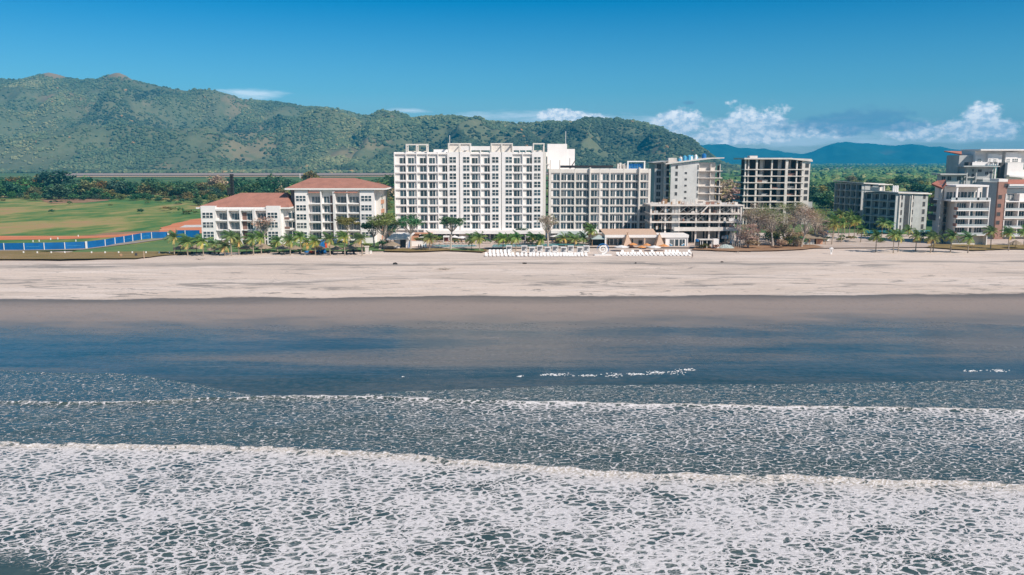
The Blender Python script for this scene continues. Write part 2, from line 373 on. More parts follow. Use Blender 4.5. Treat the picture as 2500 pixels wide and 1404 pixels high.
    hgt = t.add(hgt0, t.add(t.add(t.mul(t.mul(gr, dry), 0.10), t.mul(t.mul(st2, dry), -0.10)), t.mul(t.mul(sp, t.sub(1.0, dry)), t.lin(wet, 0, 1, 0.10, 0.03))))
    bn = t.node('ShaderNodeBump', Strength=0.55, Distance=1.0, Height=hgt); t.l.new(bn.outputs[0], b.inputs['Normal'])
    return m
def sand_z(X, Y):
    z = -0.25*np.clip((185-Y)/70, 0, 1) - 0.03*np.clip(113-Y, 0, None)
    k = np.clip((Y-183)/5, 0, 1)*np.clip((275-Y)/14, 0, 1)
    return z + k*(fbm(X*0.03, Y*0.12, 5)-0.45)*0.75
def build_beach():
    xs = np.concatenate([np.arange(-420, -200, 6.0), np.arange(-200, 200, 0.9), np.arange(200, 421, 6.0)])
    ys = np.concatenate([np.arange(40, 112, 4.0), np.arange(112, 183, 1.5), np.arange(183, 275, 0.6), np.arange(275, 346, 5)])
    X, Y = np.meshgrid(xs, ys); Z = sand_z(X, Y)
    me = np_mesh('beach', np.stack([X, Y, Z], -1).reshape(-1, 3), grid_faces(len(ys), len(xs)), sand_material(), smooth=True)
    tag(link('beach', me), kind='structure')
build_beach()

# ---- sea: three shallow sheets of spent surf with foamy fronts
L1 = [(-600, 1070), (0, 1083), (150, 1090), (450, 1091), (700, 1099), (950, 1110), (1150, 1130), (1400, 1147), (1600, 1160), (1900, 1167), (2250, 1177), (2500, 1183), (3100, 1200)]
L2 = [(-600, 972), (0, 980), (200, 985), (400, 980), (550, 972), (730, 967), (900, 970), (1100, 978), (1350, 983), (1700, 990), (2000, 994), (2300, 999), (2500, 1003), (3100, 1012)]
L3 = [(-600, 880), (0, 902), (100, 908), (180, 909), (280, 909), (380, 920), (480, 936), (550, 950), (600, 962), (640, 968), (730, 966), (820, 966), (880, 962), (1000, 953), (1250, 945), (1400, 940), (1700, 937), (1900, 938), (2200, 931), (2500, 925), (3100, 912)]
Z1, Z2, Z3 = 0.10, -0.10, -0.225
def front(line, z, amp, seed):
    P = [gp(px, py, z) for px, py in line]; px = np.array([p.x for p in P]); py = np.array([p.y for p in P])
    def f(x):
        b = np.interp(x, px, py)
        for d in (-1.6, -0.8, 0.8, 1.6, 2.6, -2.6): b = b + np.interp(x+d, px, py)
        return b/7 + (fbm(x*0.22+seed, x*0+seed, 4)-0.5)*amp*1.6 + (fbm(x*1.1+seed, x*0+seed+3, 3)-0.5)*amp
    return f
F1 = front(L1, Z1, 0.75, 3.1); F2 = front(L2, Z2, 0.55, 9.7); F3 = front(L3, Z3, 0.40, 21.3)
def sea_material():
    m, t, b = principled('sea_water')
    p = t.node('ShaderNodeNewGeometry').outputs['Position']; x, y, z = t.xyz(p)
    fo = t.attr('foam'); lace = t.attr('lace')
    q = t.comb(t.add(t.mul(x, 0.66), t.mul(y, 0.22)), t.mul(t.sub(y, t.mul(x, 0.22)), 0.98), 0.0)
    d1 = t.node('ShaderNodeTexNoise', Vector=q, Scale=0.55, Detail=3.0).outputs['Color']
    d2 = t.node('ShaderNodeTexNoise', Vector=q, Scale=2.6, Detail=3.0).outputs['Color']
    def warp(v, c, a):
        n = t.node('ShaderNodeVectorMath', dict(operation='MULTIPLY_ADD')); t.put(n.inputs[0], c); n.inputs[1].default_value = (a, a, 0); t.put(n.inputs[2], v); return n.outputs[0]
    q1 = warp(warp(q, d1, 1.3), d2, 0.38)
    def cells(v, s):
        n = t.node('ShaderNodeTexVoronoi', dict(feature='DISTANCE_TO_EDGE', voronoi_dimensions='2D'), Vector=v, Scale=s); return n.outputs['Distance']
    r1 = t.sub(t.noise(q, 2.0, 4, 0.6, 0.6), 0.5); r2 = t.sub(t.noise(q, 3.2, 3, 0.6, 0.5), 0.5)
    v1 = t.add(cells(q1, 1.3), t.mul(r1, 0.50)); v2 = t.add(cells(warp(q1, d2, 0.25), 2.5), t.mul(r2, 0.36)); v3 = t.add(cells(q1, 3.7), t.mul(r2, 0.4))
    patch = t.noise(q, 0.13, 4, 0.55); mid = t.noise(q1, 0.42, 4, 0.6)
    cov = t.m('MULTIPLY', fo, t.add(1.0, t.add(t.mul(t.sub(patch, 0.5), 1.7), t.mul(t.sub(mid, 0.5), 2.1))), clamp=True)
    thr = t.mul(t.sub(1.0, t.m('SQRT', t.sub(1.0, t.mul(cov, 0.985)))), 0.40)
    def net(v, k, soft): 
        th = t.mul(thr, k); return t.smooth(v, t.add(th, soft), t.sub(th, soft*0.6))
    n1 = net(v1, 1.0, 0.04); pt = t.smooth(t.noise(q, 0.5, 3, 0.55), 0.40, 0.56); n2 = net(v2, 0.92, 0.05); n3 = net(v3, 0.62, 0.07)
    big = t.m('MAXIMUM', n1, t.mul(n2, t.mul(pt, t.smooth(cov, 0.08, 0.5, 0.6, 0.97)))); big = t.m('MAXIMUM', big, t.mul(n3, t.smooth(cov, 0.55, 0.9, 0.0, 0.6)))
    # thin lace on the flat sheets: short broken strokes
    rg = t.sub(1.0, t.m('ABSOLUTE', t.sub(t.mul(t.noise(q1, 0.85, 3, 0.55, 0.5), 2.0), 1.0))); brk = t.noise(q, 1.1, 4, 0.6)
    fine = t.mul(t.mul(t.smooth(rg, 0.86, 0.97), t.smooth(brk, t.sub(0.62, t.mul(lace, 0.22)), t.sub(0.76, t.mul(lace, 0.22)))), t.smooth(lace, 0.02, 0.9, 0.0, 0.62))
    f = t.m('MAXIMUM', big, fine, clamp=True)
    f = t.mul(f, t.smooth(t.m('MAXIMUM', fo, lace), 0.0, 0.08))
    tex = t.noise(q1, 5.0, 4, 0.7)
    white = t.mix(t.smooth(tex, 0.3, 0.7), (0.52, 0.49, 0.49), (0.77, 0.725, 0.725)); white = t.mix(t.mul(t.smooth(fo, 0.66, 1.0), t.smooth(tex, 0.62, 0.40)), white, (0.40, 0.35, 0.30))
    deep = t.mix(t.smooth(mid, 0.35, 0.65), (0.042, 0.066, 0.060), (0.072, 0.098, 0.088))
    deep = t.mix(t.mul(t.smooth(cov, 0.35, 0.9), 0.35), deep, (0.20, 0.23, 0.225))
    t.put(b.inputs['Base Color'], t.mix(f, deep, white))
    t.put(b.inputs['Roughness'], t.lin(f, 0, 1, 0.10, 0.85)); t.put(b.inputs['Specular IOR Level'], t.lin(f, 0, 1, 0.5, 0.15)); b.inputs['IOR'].default_value = 1.4
    rip = t.noise(t.comb(t.mul(x, 0.8), t.mul(y, 2.0), 0.0), 1.3, 4, 0.6)
    hg = t.add(t.mul(f, 0.10), t.add(t.mul(t.mul(tex, f), 0.10), t.mul(rip, t.lin(t.m('MAXIMUM', fo, lace), 0, 0.4, 0.012, 0.05))))
    bn = t.node('ShaderNodeBump', Strength=0.7, Distance=1.0, Height=hg); t.l.new(bn.outputs[0], b.inputs['Normal'])
    return m
def build_sea():
    xs = np.concatenate([np.arange(-400, -110, 4.0), np.arange(-110, 110, 0.33), np.arange(110, 401, 4.0)])
    f1, f2, f3 = F1(xs), F2(xs), F3(xs); f2 = np.maximum(f2, f1+3); f3 = np.maximum(f3, f2-0.4)
    V = []; Fo = []; La = []; G = []; base = 0
    def px_of(X, Y): return 1250 + 2000*X/(Y*CP + H*SP)
    def strip(y0, y1, z_in, z_end, n, foam, lace, lip, off):
        nonlocal base
        u = np.linspace(0, 1, n)[:, None]; u = 1-(1-u)**1.7
        Y = y0[None, :] + (y1-y0)[None, :]*u; X = np.broadcast_to(xs[None, :], Y.shape)
        dist = (y1[None, :]-Y)                       # metres behind the front
        Z = z_in + (fbm(X*0.11, Y*0.2, 4)-0.5)*0.22*min(1, lip*4)
        Z = Z + lip*np.exp(-(dist/0.8)**2)*(0.55+0.9*fbm(X*0.9+off, Y*1.3, 3)) + 0.5*lip*np.exp(-(dist/3.0)**2)*fbm(X*0.7, Y*0.7+off, 3)
        k = np.clip(1-dist/0.45, 0, 1)**2
        Z = Z*(1-k) + z_end*k
        V.append(np.stack([X, Y, Z], -1).reshape(-1, 3)); P = px_of(X, Y)
        Fo.append(np.clip(foam(P, dist, Y), 0, 1).ravel()); La.append(np.clip(lace(P, dist, Y), 0, 1).ravel())
        G.append(grid_faces(n, len(xs))+base); base += n*len(xs)
    g = lambda d, s: np.exp(-(d/s)**2)
    # nearest sheet: dense foam with dark holes
    strip(f1*0-60, f1, Z1, Z2-0.25, 230,
          lambda P, d, Y: 0.555 + 0.09*np.clip((P-300)/1500, 0, 1) + 0.05*g(d-10, 8) + 0.9*g(d, 0.75) + 0.24*g(d, 3.0) - 0.75*g(P+10, 190)*np.clip((62-Y)/6, 0, 1),
          lambda P, d, Y: 0*P, 0.40, 1.0)
    strip(f1-0.8, f2, Z2, Z3-0.3, 110,
          lambda P, d, Y: (0.0 + 0.02 + 0.31*np.clip((P-550)/1000, 0, 1))*np.clip(1.25-d/26, 0.5, 1) + 0.95*g(d, 0.5) + (0.06+0.22*np.clip((P-700)/900, 0, 1))*g(d, 3.2),
          lambda P, d, Y: 0.58*np.clip(1.0-0.5*np.clip((P-600)/1300, 0, 1), 0, 1)*np.clip(1.15-d/28, 0.4, 1), 0.28, 5.0)
    left = lambda P: np.clip((640-P)/60, 0, 1)
    strip(f2-0.8, f3, Z3, -0.42, 70,
          lambda P, d, Y: left(P)*(0.75*g(d, 0.35)*np.clip(0.55+0.6*np.sin(P*0.021+1.0), 0.25, 1)) + (1-left(P))*0.04*g(d, 0.3),
          lambda P, d, Y: left(P)*(0.20+0.3*g(d, 1.0)) + (1-left(P))*0.62*np.clip((P-650)/200, 0, 1), 0.03, 8.0)
    V.append(np.array([(-3000, -1500, Z1), (3000, -1500, Z1), (3000, -60, Z1), (-3000, -60, Z1)], dtype=float)); Fo.append(np.full(4, 0.5)); La.append(np.zeros(4))
    G.append(np.array([[0, 1, 2, 3]])+base)
    me = np_mesh('sea', np.concatenate(V), np.concatenate(G), sea_material(), smooth=True, attrs=dict(foam=np.concatenate(Fo), lace=np.concatenate(La)))
    tag(link('sea', me), kind='structure')
build_sea()
# small tongues of breaking foam left on the wet sand
def foam_scraps():
    m = mat('foam_scraps', (0.80, 0.78, 0.79), rough=0.8, var=0.1, scale=3)
    rng = np.random.RandomState(4); V = []; F = []
    for (px, py, w, h, n) in [(1352, 914, 52, 6, 60), (1430, 916, 30, 3, 12), (1497, 914, 26, 10, 60), (1552, 913, 40, 4, 45), (1600, 909, 45, 6, 45), (1652, 908, 22, 13, 46), (1680, 902, 30, 4, 20), (2436, 904, 26, 5, 36), (2370, 905, 26, 3, 14), (1268, 918, 14, 3, 8), (985, 919, 5, 1, 2)]:
        for k in range(int(w*1.0)):
            c = gp(px+rng.normal()*w*0.42, py+rng.normal()*h*0.22+math.sin(px*0.7+k*0.21)*h*0.3, -0.2); z = float(sand_z(np.array(c.x), np.array(c.y)))+0.02
            r = rng.uniform(0.02, 0.075)*(1 if w > 20 else 0.7); b = len(V); nn = 7; V.append((c.x, c.y, z+0.05))
            for i in range(nn):
                a = 2*math.pi*i/nn; rr = r*rng.uniform(0.5, 1.3); V.append((c.x+math.cos(a)*rr*3.0, c.y+math.sin(a)*rr, z-0.01))
            for i in range(nn): F.append((b, b+1+i, b+1+(i+1) % nn))
    tag(link('sea_foam', np_mesh('sea_foam', np.array(V), np.array(F), m, smooth=True)), 'scattered scraps of white foam on the wet dark sand', 'foam', kind='stuff')
foam_scraps()

# ---- ground sheet to the horizon, fields, lawns, soil, runway
def ground_material(name, cols, sc, rough=0.95, bump=0.0):
    m, t, b = principled(name); p = t.node('ShaderNodeNewGeometry').outputs['Position']
    n1 = t.noise(t.scale(p, (sc[0], sc[1], 0)), 1.0, 6, 0.62, 0.6); n2 = t.noise(t.scale(p, (sc[0]*6, sc[1]*6, 0), (4, 7, 0)), 1.0, 4, 0.6)
    c = t.ramp(t.add(t.mul(n1, 0.72), t.mul(n2, 0.28)), cols)
    t.put(b.inputs['Base Color'], c); b.inputs['Roughness'].default_value = rough; b.inputs['Specular IOR Level'].default_value = 0.1
    if bump:
        bn = t.node('ShaderNodeBump', Strength=bump, Distance=1.0, Height=n2); t.l.new(bn.outputs[0], b.inputs['Normal'])
    return m
g_green = ground_material('plain_scrub', [(0.30, (0.055, 0.11, 0.05)), (0.48, (0.09, 0.16, 0.06)), (0.62, (0.18, 0.21, 0.085)), (0.75, (0.28, 0.24, 0.13))], (0.006, 0.012))
g_field = ground_material('rough_meadow', [(0.37, (0.04, 0.15, 0.055)), (0.445, (0.10, 0.195, 0.06)), (0.50, (0.20, 0.235, 0.075)), (0.555, (0.33, 0.28, 0.11)), (0.63, (0.42, 0.25, 0.13)), (0.70, (0.46, 0.34, 0.18))], (0.020, 0.009), bump=0.6)
g_lawn = ground_material('lawn', [(0.3, (0.085, 0.17, 0.065)), (0.5, (0.125, 0.205, 0.08)), (0.7, (0.21, 0.24, 0.085))], (0.08, 0.12))
g_verge = ground_material('dry_verge', [(0.3, (0.15, 0.14, 0.05)), (0.5, (0.27, 0.19, 0.085)), (0.7, (0.36, 0.25, 0.14))], (0.06, 0.25), bump=0.5)
g_red = ground_material('red_soil', [(0.3, (0.52, 0.17, 0.085)), (0.55, (0.64, 0.24, 0.125)), (0.75, (0.62, 0.40, 0.27))], (0.03, 0.08))
g_path = ground_material('gravel_path', [(0.3, (0.26, 0.22, 0.18)), (0.7, (0.40, 0.33, 0.27))], (0.2, 0.4))
g_pave = ground_material('terrace_paving', [(0.3, (0.42, 0.33, 0.28)), (0.5, (0.52, 0.42, 0.36)), (0.7, (0.60, 0.52, 0.47))], (0.12, 0.2))
g_brown = ground_material('leaf_litter', [(0.3, (0.20, 0.105, 0.06)), (0.5, (0.32, 0.185, 0.11)), (0.7, (0.42, 0.30, 0.20))], (0.1, 0.3))
g_run = ground_material('runway_asphalt', [(0.3, (0.29, 0.225, 0.19)), (0.7, (0.40, 0.315, 0.265))], (0.01, 0.02))
g_strip = ground_material('dry_grass_strip', [(0.3, (0.46, 0.33, 0.19)), (0.7, (0.66, 0.48, 0.29))], (0.01, 0.03))
def pool_mat():
    m, t, b = principled('pool_water'); p = t.node('ShaderNodeNewGeometry').outputs['Position']
    n = t.noise(t.scale(p, (0.5, 0.8, 0)), 1.0, 3); t.put(b.inputs['Base Color'], t.mix(n, (0.02, 0.24, 0.29), (0.10, 0.42, 0.46)))
    b.inputs['Roughness'].default_value = 0.12
    bn = t.node('ShaderNodeBump', Strength=0.3, Distance=0.2, Height=t.noise(p, 1.5, 3)); t.l.new(bn.outputs[0], b.inputs['Normal']); return m
g_pool = pool_mat()
def sheet(name, poly, z, m, wob=0.0, kind='structure', seed=1, step=6.0):
    """flat sheet on the ground bounded by a polygon of photo pixels (unprojected), its edge worn by noise"""
    rng = random.Random(seed); P = [gp(px, py, 0) for px, py in poly]; Q = []
    for i, a in enumerate(P):
        b = P[(i+1) % len(P)]; n = max(1, min(60, int((b-a).length/step)))
        for k in range(n):
            p = a.lerp(b, k/n)
            if wob: p = p + Vector((rng.uniform(-1, 1)*wob, rng.uniform(-1, 1)*wob*0.7, 0))
            Q.append((p.x, p.y, z))
    mb = MB(); mb.face(Q); me = mb.mesh(name, m)
    if me.polygons[0].normal.z < 0: me.flip_normals()
    return tag(link(name, me), kind=kind)
def build_ground():
    mb = MB(); mb.face([(-8400, 300, -0.06), (8400, 300, -0.06), (8400, 10650, -0.06), (-8400, 10650, -0.06)])
    tag(mb.build('ground', g_green), kind='structure')
    sheet('field', [(-1200, 618), (0, 618), (250, 612), (480, 596), (700, 590), (960, 582), (960, 500), (960, 466), (-1200, 466)], 0.30, g_field)
    sheet('lawn', [(150, 622), (330, 621), (480, 618), (640, 617), (960, 614), (960, 590), (700, 592), (430, 584), (330, 600), (200, 612)], 0.36, g_lawn, 0.3)
    sheet('dry_verge', [(-600, 640), (0, 636), (150, 636), (260, 634), (330, 634), (400, 626), (470, 622), (470, 617), (300, 617), (150, 619), (0, 613), (-600, 616)], 0.42, g_verge, 0.5, step=2.5)
    sheet('red_soil_track', [(-600, 590), (0, 588), (160, 586), (300, 580), (380, 574), (400, 568), (330, 572), (230, 578), (0, 578), (-600, 580)], 0.36, g_red, 0.8)
    sheet('red_soil_lot', [(382, 576), (480, 572), (530, 572), (530, 533), (480, 536), (430, 546), (395, 558)], 0.44, g_red, 0.8)
    sheet('dry_grass_patch', [(100, 489), (130, 486.5), (270, 486), (268, 491), (200, 496), (120, 498)], 0.40, g_brown, 2.0)
    sheet('dry_grass_patch', [(190, 579), (260, 570), (390, 564), (400, 570), (330, 576), (230, 581)], 0.33, g_brown, 2.0)
    sheet('soil_slab', [(438, 558), (530, 557), (530, 551), (452, 552)], 0.50, M['slab'])
    sheet('gravel_path', [(-600, 618), (0, 616), (200, 613), (330, 597), (420, 584), (420, 581.5), (320, 593), (200, 610), (0, 613), (-600, 615)], 0.47, g_path, 0.2)
    sheet('terrace', [(925, 612), (960, 611), (1180, 609), (1440, 606), (1700, 607), (1700, 584), (925, 584)], 0.40, g_pave, 0.1)
    sheet('lawn_edge', [(940, 616), (1000, 617), (1050, 616), (1090, 614), (1180, 618), (1195, 613), (1150, 610), (1040, 609), (940, 610)], 0.46, g_verge, 0.25, step=2)
    sheet('lawn_edge', [(1098, 614), (1182, 616), (1178, 611), (1100, 610)], 0.49, g_lawn, 0.15, step=2)
    sheet('leaf_litter', [(1690, 612), (1800, 616), (1900, 614), (1960, 611), (2010, 606), (1985, 600), (1930, 600), (1700, 604)], 0.40, g_brown, 0.6, step=2)
    sheet('pool', [(1030, 606), (1115, 606.5), (1165, 604), (1160, 601), (1060, 600.5), (1030, 603)], 0.47, g_pool)
    sheet('pool', [(1200, 606), (1280, 605), (1335, 604), (1435, 603), (1430, 598), (1300, 598), (1205, 600)], 0.47, g_pool)
    sheet('pool', [(2100, 572), (2270, 572), (2270, 565), (2110, 565)], 0.47, g_pool)
    sheet('lawn_right', [(2265, 606), (2380, 614), (2460, 610), (2700, 612), (2700, 600), (2400, 600), (2280, 598)], 0.40, g_verge, 0.6, step=2)
    sheet('runway', [(130, 430.2), (560, 429.6), (1000, 428.6), (1750, 426), (1750, 422.5), (1000, 423.6), (560, 423.5), (130, 424)], 1.2, g_run)
    sheet('grass_strip', [(130, 433.6), (1000, 432.2), (1600, 431), (1600, 430), (1000, 430.6), (130, 431.4)], 1.0, g_strip)
    sheet('grass_strip', [(520, 422), (1000, 421.3), (1000, 420.2), (520, 421)], 1.6, g_strip)
    sheet('far_road', [(2005, 414.3), (2092, 414.0), (2092, 411.9), (2005, 412.1)], 4.5, M['slab'])
    sheet('sand_path', [(1960, 608), (2520, 604), (2520, 585), (2010, 585)], 0.36, g_pave, 0.4)
build_ground()

# ---- hills
KX = 0.9885/FP*1.0
def hill_material(name, cols, bare):
    m, t, b = principled(name); p = t.node('ShaderNodeNewGeometry').outputs['Position']
    n1 = t.noise(p, 0.0045, 6, 0.62); n2 = t.noise(p, 0.05, 5, 0.7)
    c = t.ramp(t.add(t.mul(n1, 0.5), t.mul(n2, 0.5)), cols)
    c = t.mix(t.attr('bare'), c, bare)
    t.put(b.inputs['Base Color'], c); b.inputs['Roughness'].default_value = 0.95; b.inputs['Specular IOR Level'].default_value = 0.05; return m
CA = [(-1500, 235), (-900, 215), (-500, 190), (-200, 205), (0, 197), (60, 200), (95, 195), (115, 187), (135, 182), (155, 187), (180, 195), (215, 203), (250, 201), (272, 194), (288, 188), (305, 185), (322, 191), (338, 201), (385, 217), (425, 228), (465, 235), (520, 236), (560, 243), (600, 256), (640, 255), (680, 252), (720, 257), (760, 265), (800, 265), (840, 272), (880, 283), (920, 298), (1000, 325), (1150, 365), (1300, 395)]
CB = [(560, 402), (700, 380), (800, 340), (860, 312), (905, 299), (940, 296), (1000, 297), (1040, 292), (1110, 290), (1150, 298), (1220, 305), (1280, 303), (1350, 302), (1440, 300), (1530, 305), (1600, 317), (1650, 334), (1690, 350), (1720, 372), (1742, 388), (1765, 402), (1800, 411), (1840, 418)]
CM = [(1500, 372), (1650, 360), (1720, 357), (1770, 357), (1800, 367), (1850, 370), (1900, 371), (1930, 373), (1958, 377), (1985, 370), (2005, 367), (2030, 353), (2060, 348), (2090, 350), (2130, 353), (2180, 361), (2220, 356), (2260, 362), (2300, 363), (2340, 366), (2380, 372), (2420, 371), (2500, 380), (2700, 384), (3000, 388)]
class Hill:
    def __init__(s, crest, Yf, Yc, gul, fs, seed, rough=0):
        s.c = crest; s.Yf = Yf; s.Yc = Yc; s.g = gul; s.fs = fs; s.seed = seed; s.rough = rough
    def crest(s, px):
        y = np.interp(px, [c[0] for c in s.c], [c[1] for c in s.c])
        return y + (fbm(px*0.03+s.seed, px*0, 4)-0.5)*s.rough
    def surf(s, px, t):
        Yc = s.Yc*(1+0.10*(fbm(px*0.006+s.seed, px*0+2, 3)-0.5)); py = s.crest(px)
        zc = H+(393-py)/FP*Yc*0.9885
        Y = s.Yf+(Yc-s.Yf)*t; X = (px-1250)/FP*0.9885*Y
        a = np.clip(t, 0, 1); sh = np.where(t <= 1, 0.35*a+0.65*a*a*(1.9-0.9*a), 1-(t-1)*0.9)
        rid = 1-np.abs(2*fbm(X/s.fs+s.seed, Y/s.fs*0.55, 5)-1)
        z = zc*sh + s.g*np.sin(math.pi*np.clip(a, 0, 1))*(rid-0.62)*np.clip(zc/150, 0.1, 1)
        return X, Y, z
    def build(s, name, p0, p1, dp, nr, m, bare):
        px = np.arange(p0, p1, dp, dtype=float); t = np.linspace(0, 1.35, nr); PX, T = np.meshgrid(px, t)
        X, Y, Z = s.surf(PX, T); Z = np.where(T <= 0.001, -5, Z)
        me = np_mesh(name, np.stack([X, Y, Z], -1).reshape(-1, 3), grid_faces(nr, len(px)), m, smooth=True, attrs=dict(bare=np.clip(bare(PX, T, X, Y), 0, 1).ravel()))
        tag(link(name, me), kind='structure')
hA = Hill(CA, 2250, 3700, 330, 430, 4.0, 3); hB = Hill(CB, 2150, 2850, 190, 330, 11.0, 4); hM = Hill(CM, 7600, 9300, 260, 800, 31.0, 3)
mA = hill_material('hill_scrub', [(0.30, (0.082, 0.108, 0.062)), (0.45, (0.118, 0.142, 0.08)), (0.58, (0.158, 0.165, 0.095)), (0.72, (0.23, 0.20, 0.115))], (0.34, 0.23, 0.14))
mM = hill_material('hazed_mountain_scrub', [(0.3, (0.012, 0.06, 0.06)), (0.7, (0.035, 0.11, 0.09))], (0.20, 0.17, 0.12))  # scrub tone shifted to blue-green, some haze put into the colour
pk = lambda P, T, a, w: np.exp(-((P-a)/w)**2)*np.clip((T-0.85)/0.12, 0, 1)
bareA = lambda P, T, X, Y: 1.0*(pk(P, T, 133, 60)+pk(P, T, 307, 52))*np.clip(fbm(X/60, Y/60, 4)*2.8-0.35, 0, 1) + np.clip((fbm(X/160, Y/160, 5)-0.60)*6, 0, 0.35) + np.exp(-((P-130)/13)**2-((T-0.72)/0.03)**2)*0.7
bareB = lambda P, T, X, Y: np.clip((fbm(X/120+5, Y/120, 5)-0.60)*6, 0, 0.3) + np.exp(-((P-800)/26)**2-((T-0.06)/0.025)**2)*0.9 + np.exp(-((P-945)/22)**2-((T-0.16)/0.04)**2)*0.6
hA.build('hill', -1500, 1290, 7, 150, mA, bareA); hB.build('hill', 570, 1840, 5, 110, mA, bareB)
hM.build('mountains', 1500, 3000, 6, 70, mM, lambda P, T, X, Y: np.exp(-((P-2165)/22)**2-((T-0.62)/0.06)**2)*0.45)

# ---- far woods that read as one mass: many small lumpy crowns in one mesh each
def ico():
    g = (1+5**0.5)/2
    v = np.array([(-1, g, 0), (1, g, 0), (-1, -g, 0), (1, -g, 0), (0, -1, g), (0, 1, g), (0, -1, -g), (0, 1, -g), (g, 0, -1), (g, 0, 1), (-g, 0, -1), (-g, 0, 1)], float)
    f = np.array([(0, 11, 5), (0, 5, 1), (0, 1, 7), (0, 7, 10), (0, 10, 11), (1, 5, 9), (5, 11, 4), (11, 10, 2), (10, 7, 6), (7, 1, 8), (3, 9, 4), (3, 4, 2), (3, 2, 6), (3, 6, 8), (3, 8, 9), (4, 9, 5), (2, 4, 11), (6, 2, 10), (8, 6, 7), (9, 8, 1)])
    return v/np.linalg.norm(v[0]), f
def crowns(name, P, rad, tint, m, seed, label, cat):
    v, f = ico(); n = len(P); rng = np.random.RandomState(seed)
    J = 1+rng.uniform(-0.38, 0.38, (n, 12, 1)); a = rng.uniform(0, 6.28, n); ca, sa = np.cos(a)[:, None], np.sin(a)[:, None]
    B = v[None]*J*rad[:, None, None]; x = B[..., 0]*ca-B[..., 1]*sa; y = B[..., 0]*sa+B[..., 1]*ca
    V = np.stack([x*rng.uniform(0.9, 1.35, (n, 1))+P[:, None, 0], y+P[:, None, 1], B[..., 2]*rng.uniform(0.65, 1.0, (n, 1))+P[:, None, 2]+rad[:, None]*0.35], -1).reshape(-1, 3)
    F = (f[None]+12*np.arange(n)[:, None, None]).reshape(-1, 3)
    me = np_mesh(name, V, F, m, tint=np.clip(np.repeat(tint, 12)+rng.uniform(-0.1, 0.1, n*12), 0, 1))
    tag(link(name, me), label, cat, kind='stuff')
def wood_mat(name, stops):
    m, t, b = principled(name); c = t.ramp(t.attr('tint'), stops)
    n = t.noise(t.node('ShaderNodeNewGeometry').outputs['Position'], 0.6, 3, 0.7)
    c = t.mix(1.0, c, t.comb(*[t.lin(n, 0.25, 0.75, 0.55, 1.45)]*3), 'MULTIPLY')
    t.put(b.inputs['Base Color'], c); b.inputs['Roughness'].default_value = 0.9; b.inputs['Specular IOR Level'].default_value = 0.05; return m
w_hill = wood_mat('hillside_foliage', [(0.0, (0.055, 0.075, 0.047)), (0.3, (0.098, 0.138, 0.076)), (0.65, (0.165, 0.195, 0.10)), (0.88, (0.29, 0.275, 0.14)), (1.0, (0.45, 0.25, 0.11))])
w_plain = wood_mat('plain_foliage', [(0.0, (0.03, 0.085, 0.045)), (0.4, (0.07, 0.15, 0.06)), (0.8, (0.15, 0.23, 0.08)), (1.0, (0.26, 0.26, 0.11))])
def woods():
    rng = np.random.RandomState(12)
    for hill, n, p0, p1, r0, r1, lab, bf, seed in ((hA, 62000, -350, 1000, 2.3, 5.4, 'scrubby green trees covering the high two-peaked hill', bareA, 1), (hB, 28000, 690, 1800, 2.8, 6.4, 'dense green trees covering the lower hill behind the white hotel', bareB, 2)):
        px = rng.uniform(p0, p1, n); t = rng.uniform(0.0, 1.02, n)**0.85; X, Y, Z = hill.surf(px, t)
        d = fbm(X/130+3, Y/130, 5); keep = (rng.uniform(0, 1, n) < np.clip(0.22+(d-0.40)*4.2, 0.06, 1))*(bf(px, t, X, Y) < 0.5); k = keep.astype(bool)
        ti = np.clip(0.42+(fbm(X/240, Y/240+9, 4)-0.5)*1.3+rng.normal(0, 0.12, n)-(0.16 if seed == 2 else 0.0), 0, 0.80); ti = np.where(rng.uniform(0, 1, n) < 0.003, 1.0, ti)
        crowns('hillside_woods', np.stack([X, Y, Z], -1)[k], (rng.uniform(r0, r1, n)*np.where(rng.uniform(0, 1, n) < 0.05, 1.5, 1.0))[k], ti[k], w_hill, seed, lab, 'woods')
    n = 26000; px = rng.uniform(1000, 2800, n); Y = 640*np.exp(rng.uniform(0, 1, n)*math.log(7600/640)); X = (px-1250)/FP*0.9885*Y
    d = fbm(X/220, Y/260, 4); k = (rng.uniform(0, 1, n) < np.clip(0.35+(d-0.4)*5, 0.08, 1)) & ~((px < 1790) & (Y > 1750)) & ~((px < 1560) & (Y > 1500))
    crowns('plain_woods', np.stack([X, Y, np.zeros(n)], -1)[k], (rng.uniform(2.6, 5.6, n)*(1+Y/9000))[k], np.clip(0.5+(fbm(X/300, Y/500, 3)-0.5)*1.2+rng.normal(0, 0.2, n), 0, 1)[k], w_plain, 3, 'green woods of the flat plain stretching to the blue mountains', 'woods')
    n = 7000; px = rng.uniform(-300, 1050, n); Y = rng.uniform(2060, 2330, n); X = (px-1250)/FP*0.9885*Y
    crowns('foothill_woods', np.stack([X, Y, np.zeros(n)], -1), rng.uniform(3, 6.5, n), np.clip(0.4+(fbm(X/140, Y/140, 3)-0.5)*1.2+rng.normal(0, 0.2, n), 0, 0.95), w_hill, 5, 'dark trees along the foot of the hills beyond the runway', 'woods')
woods()
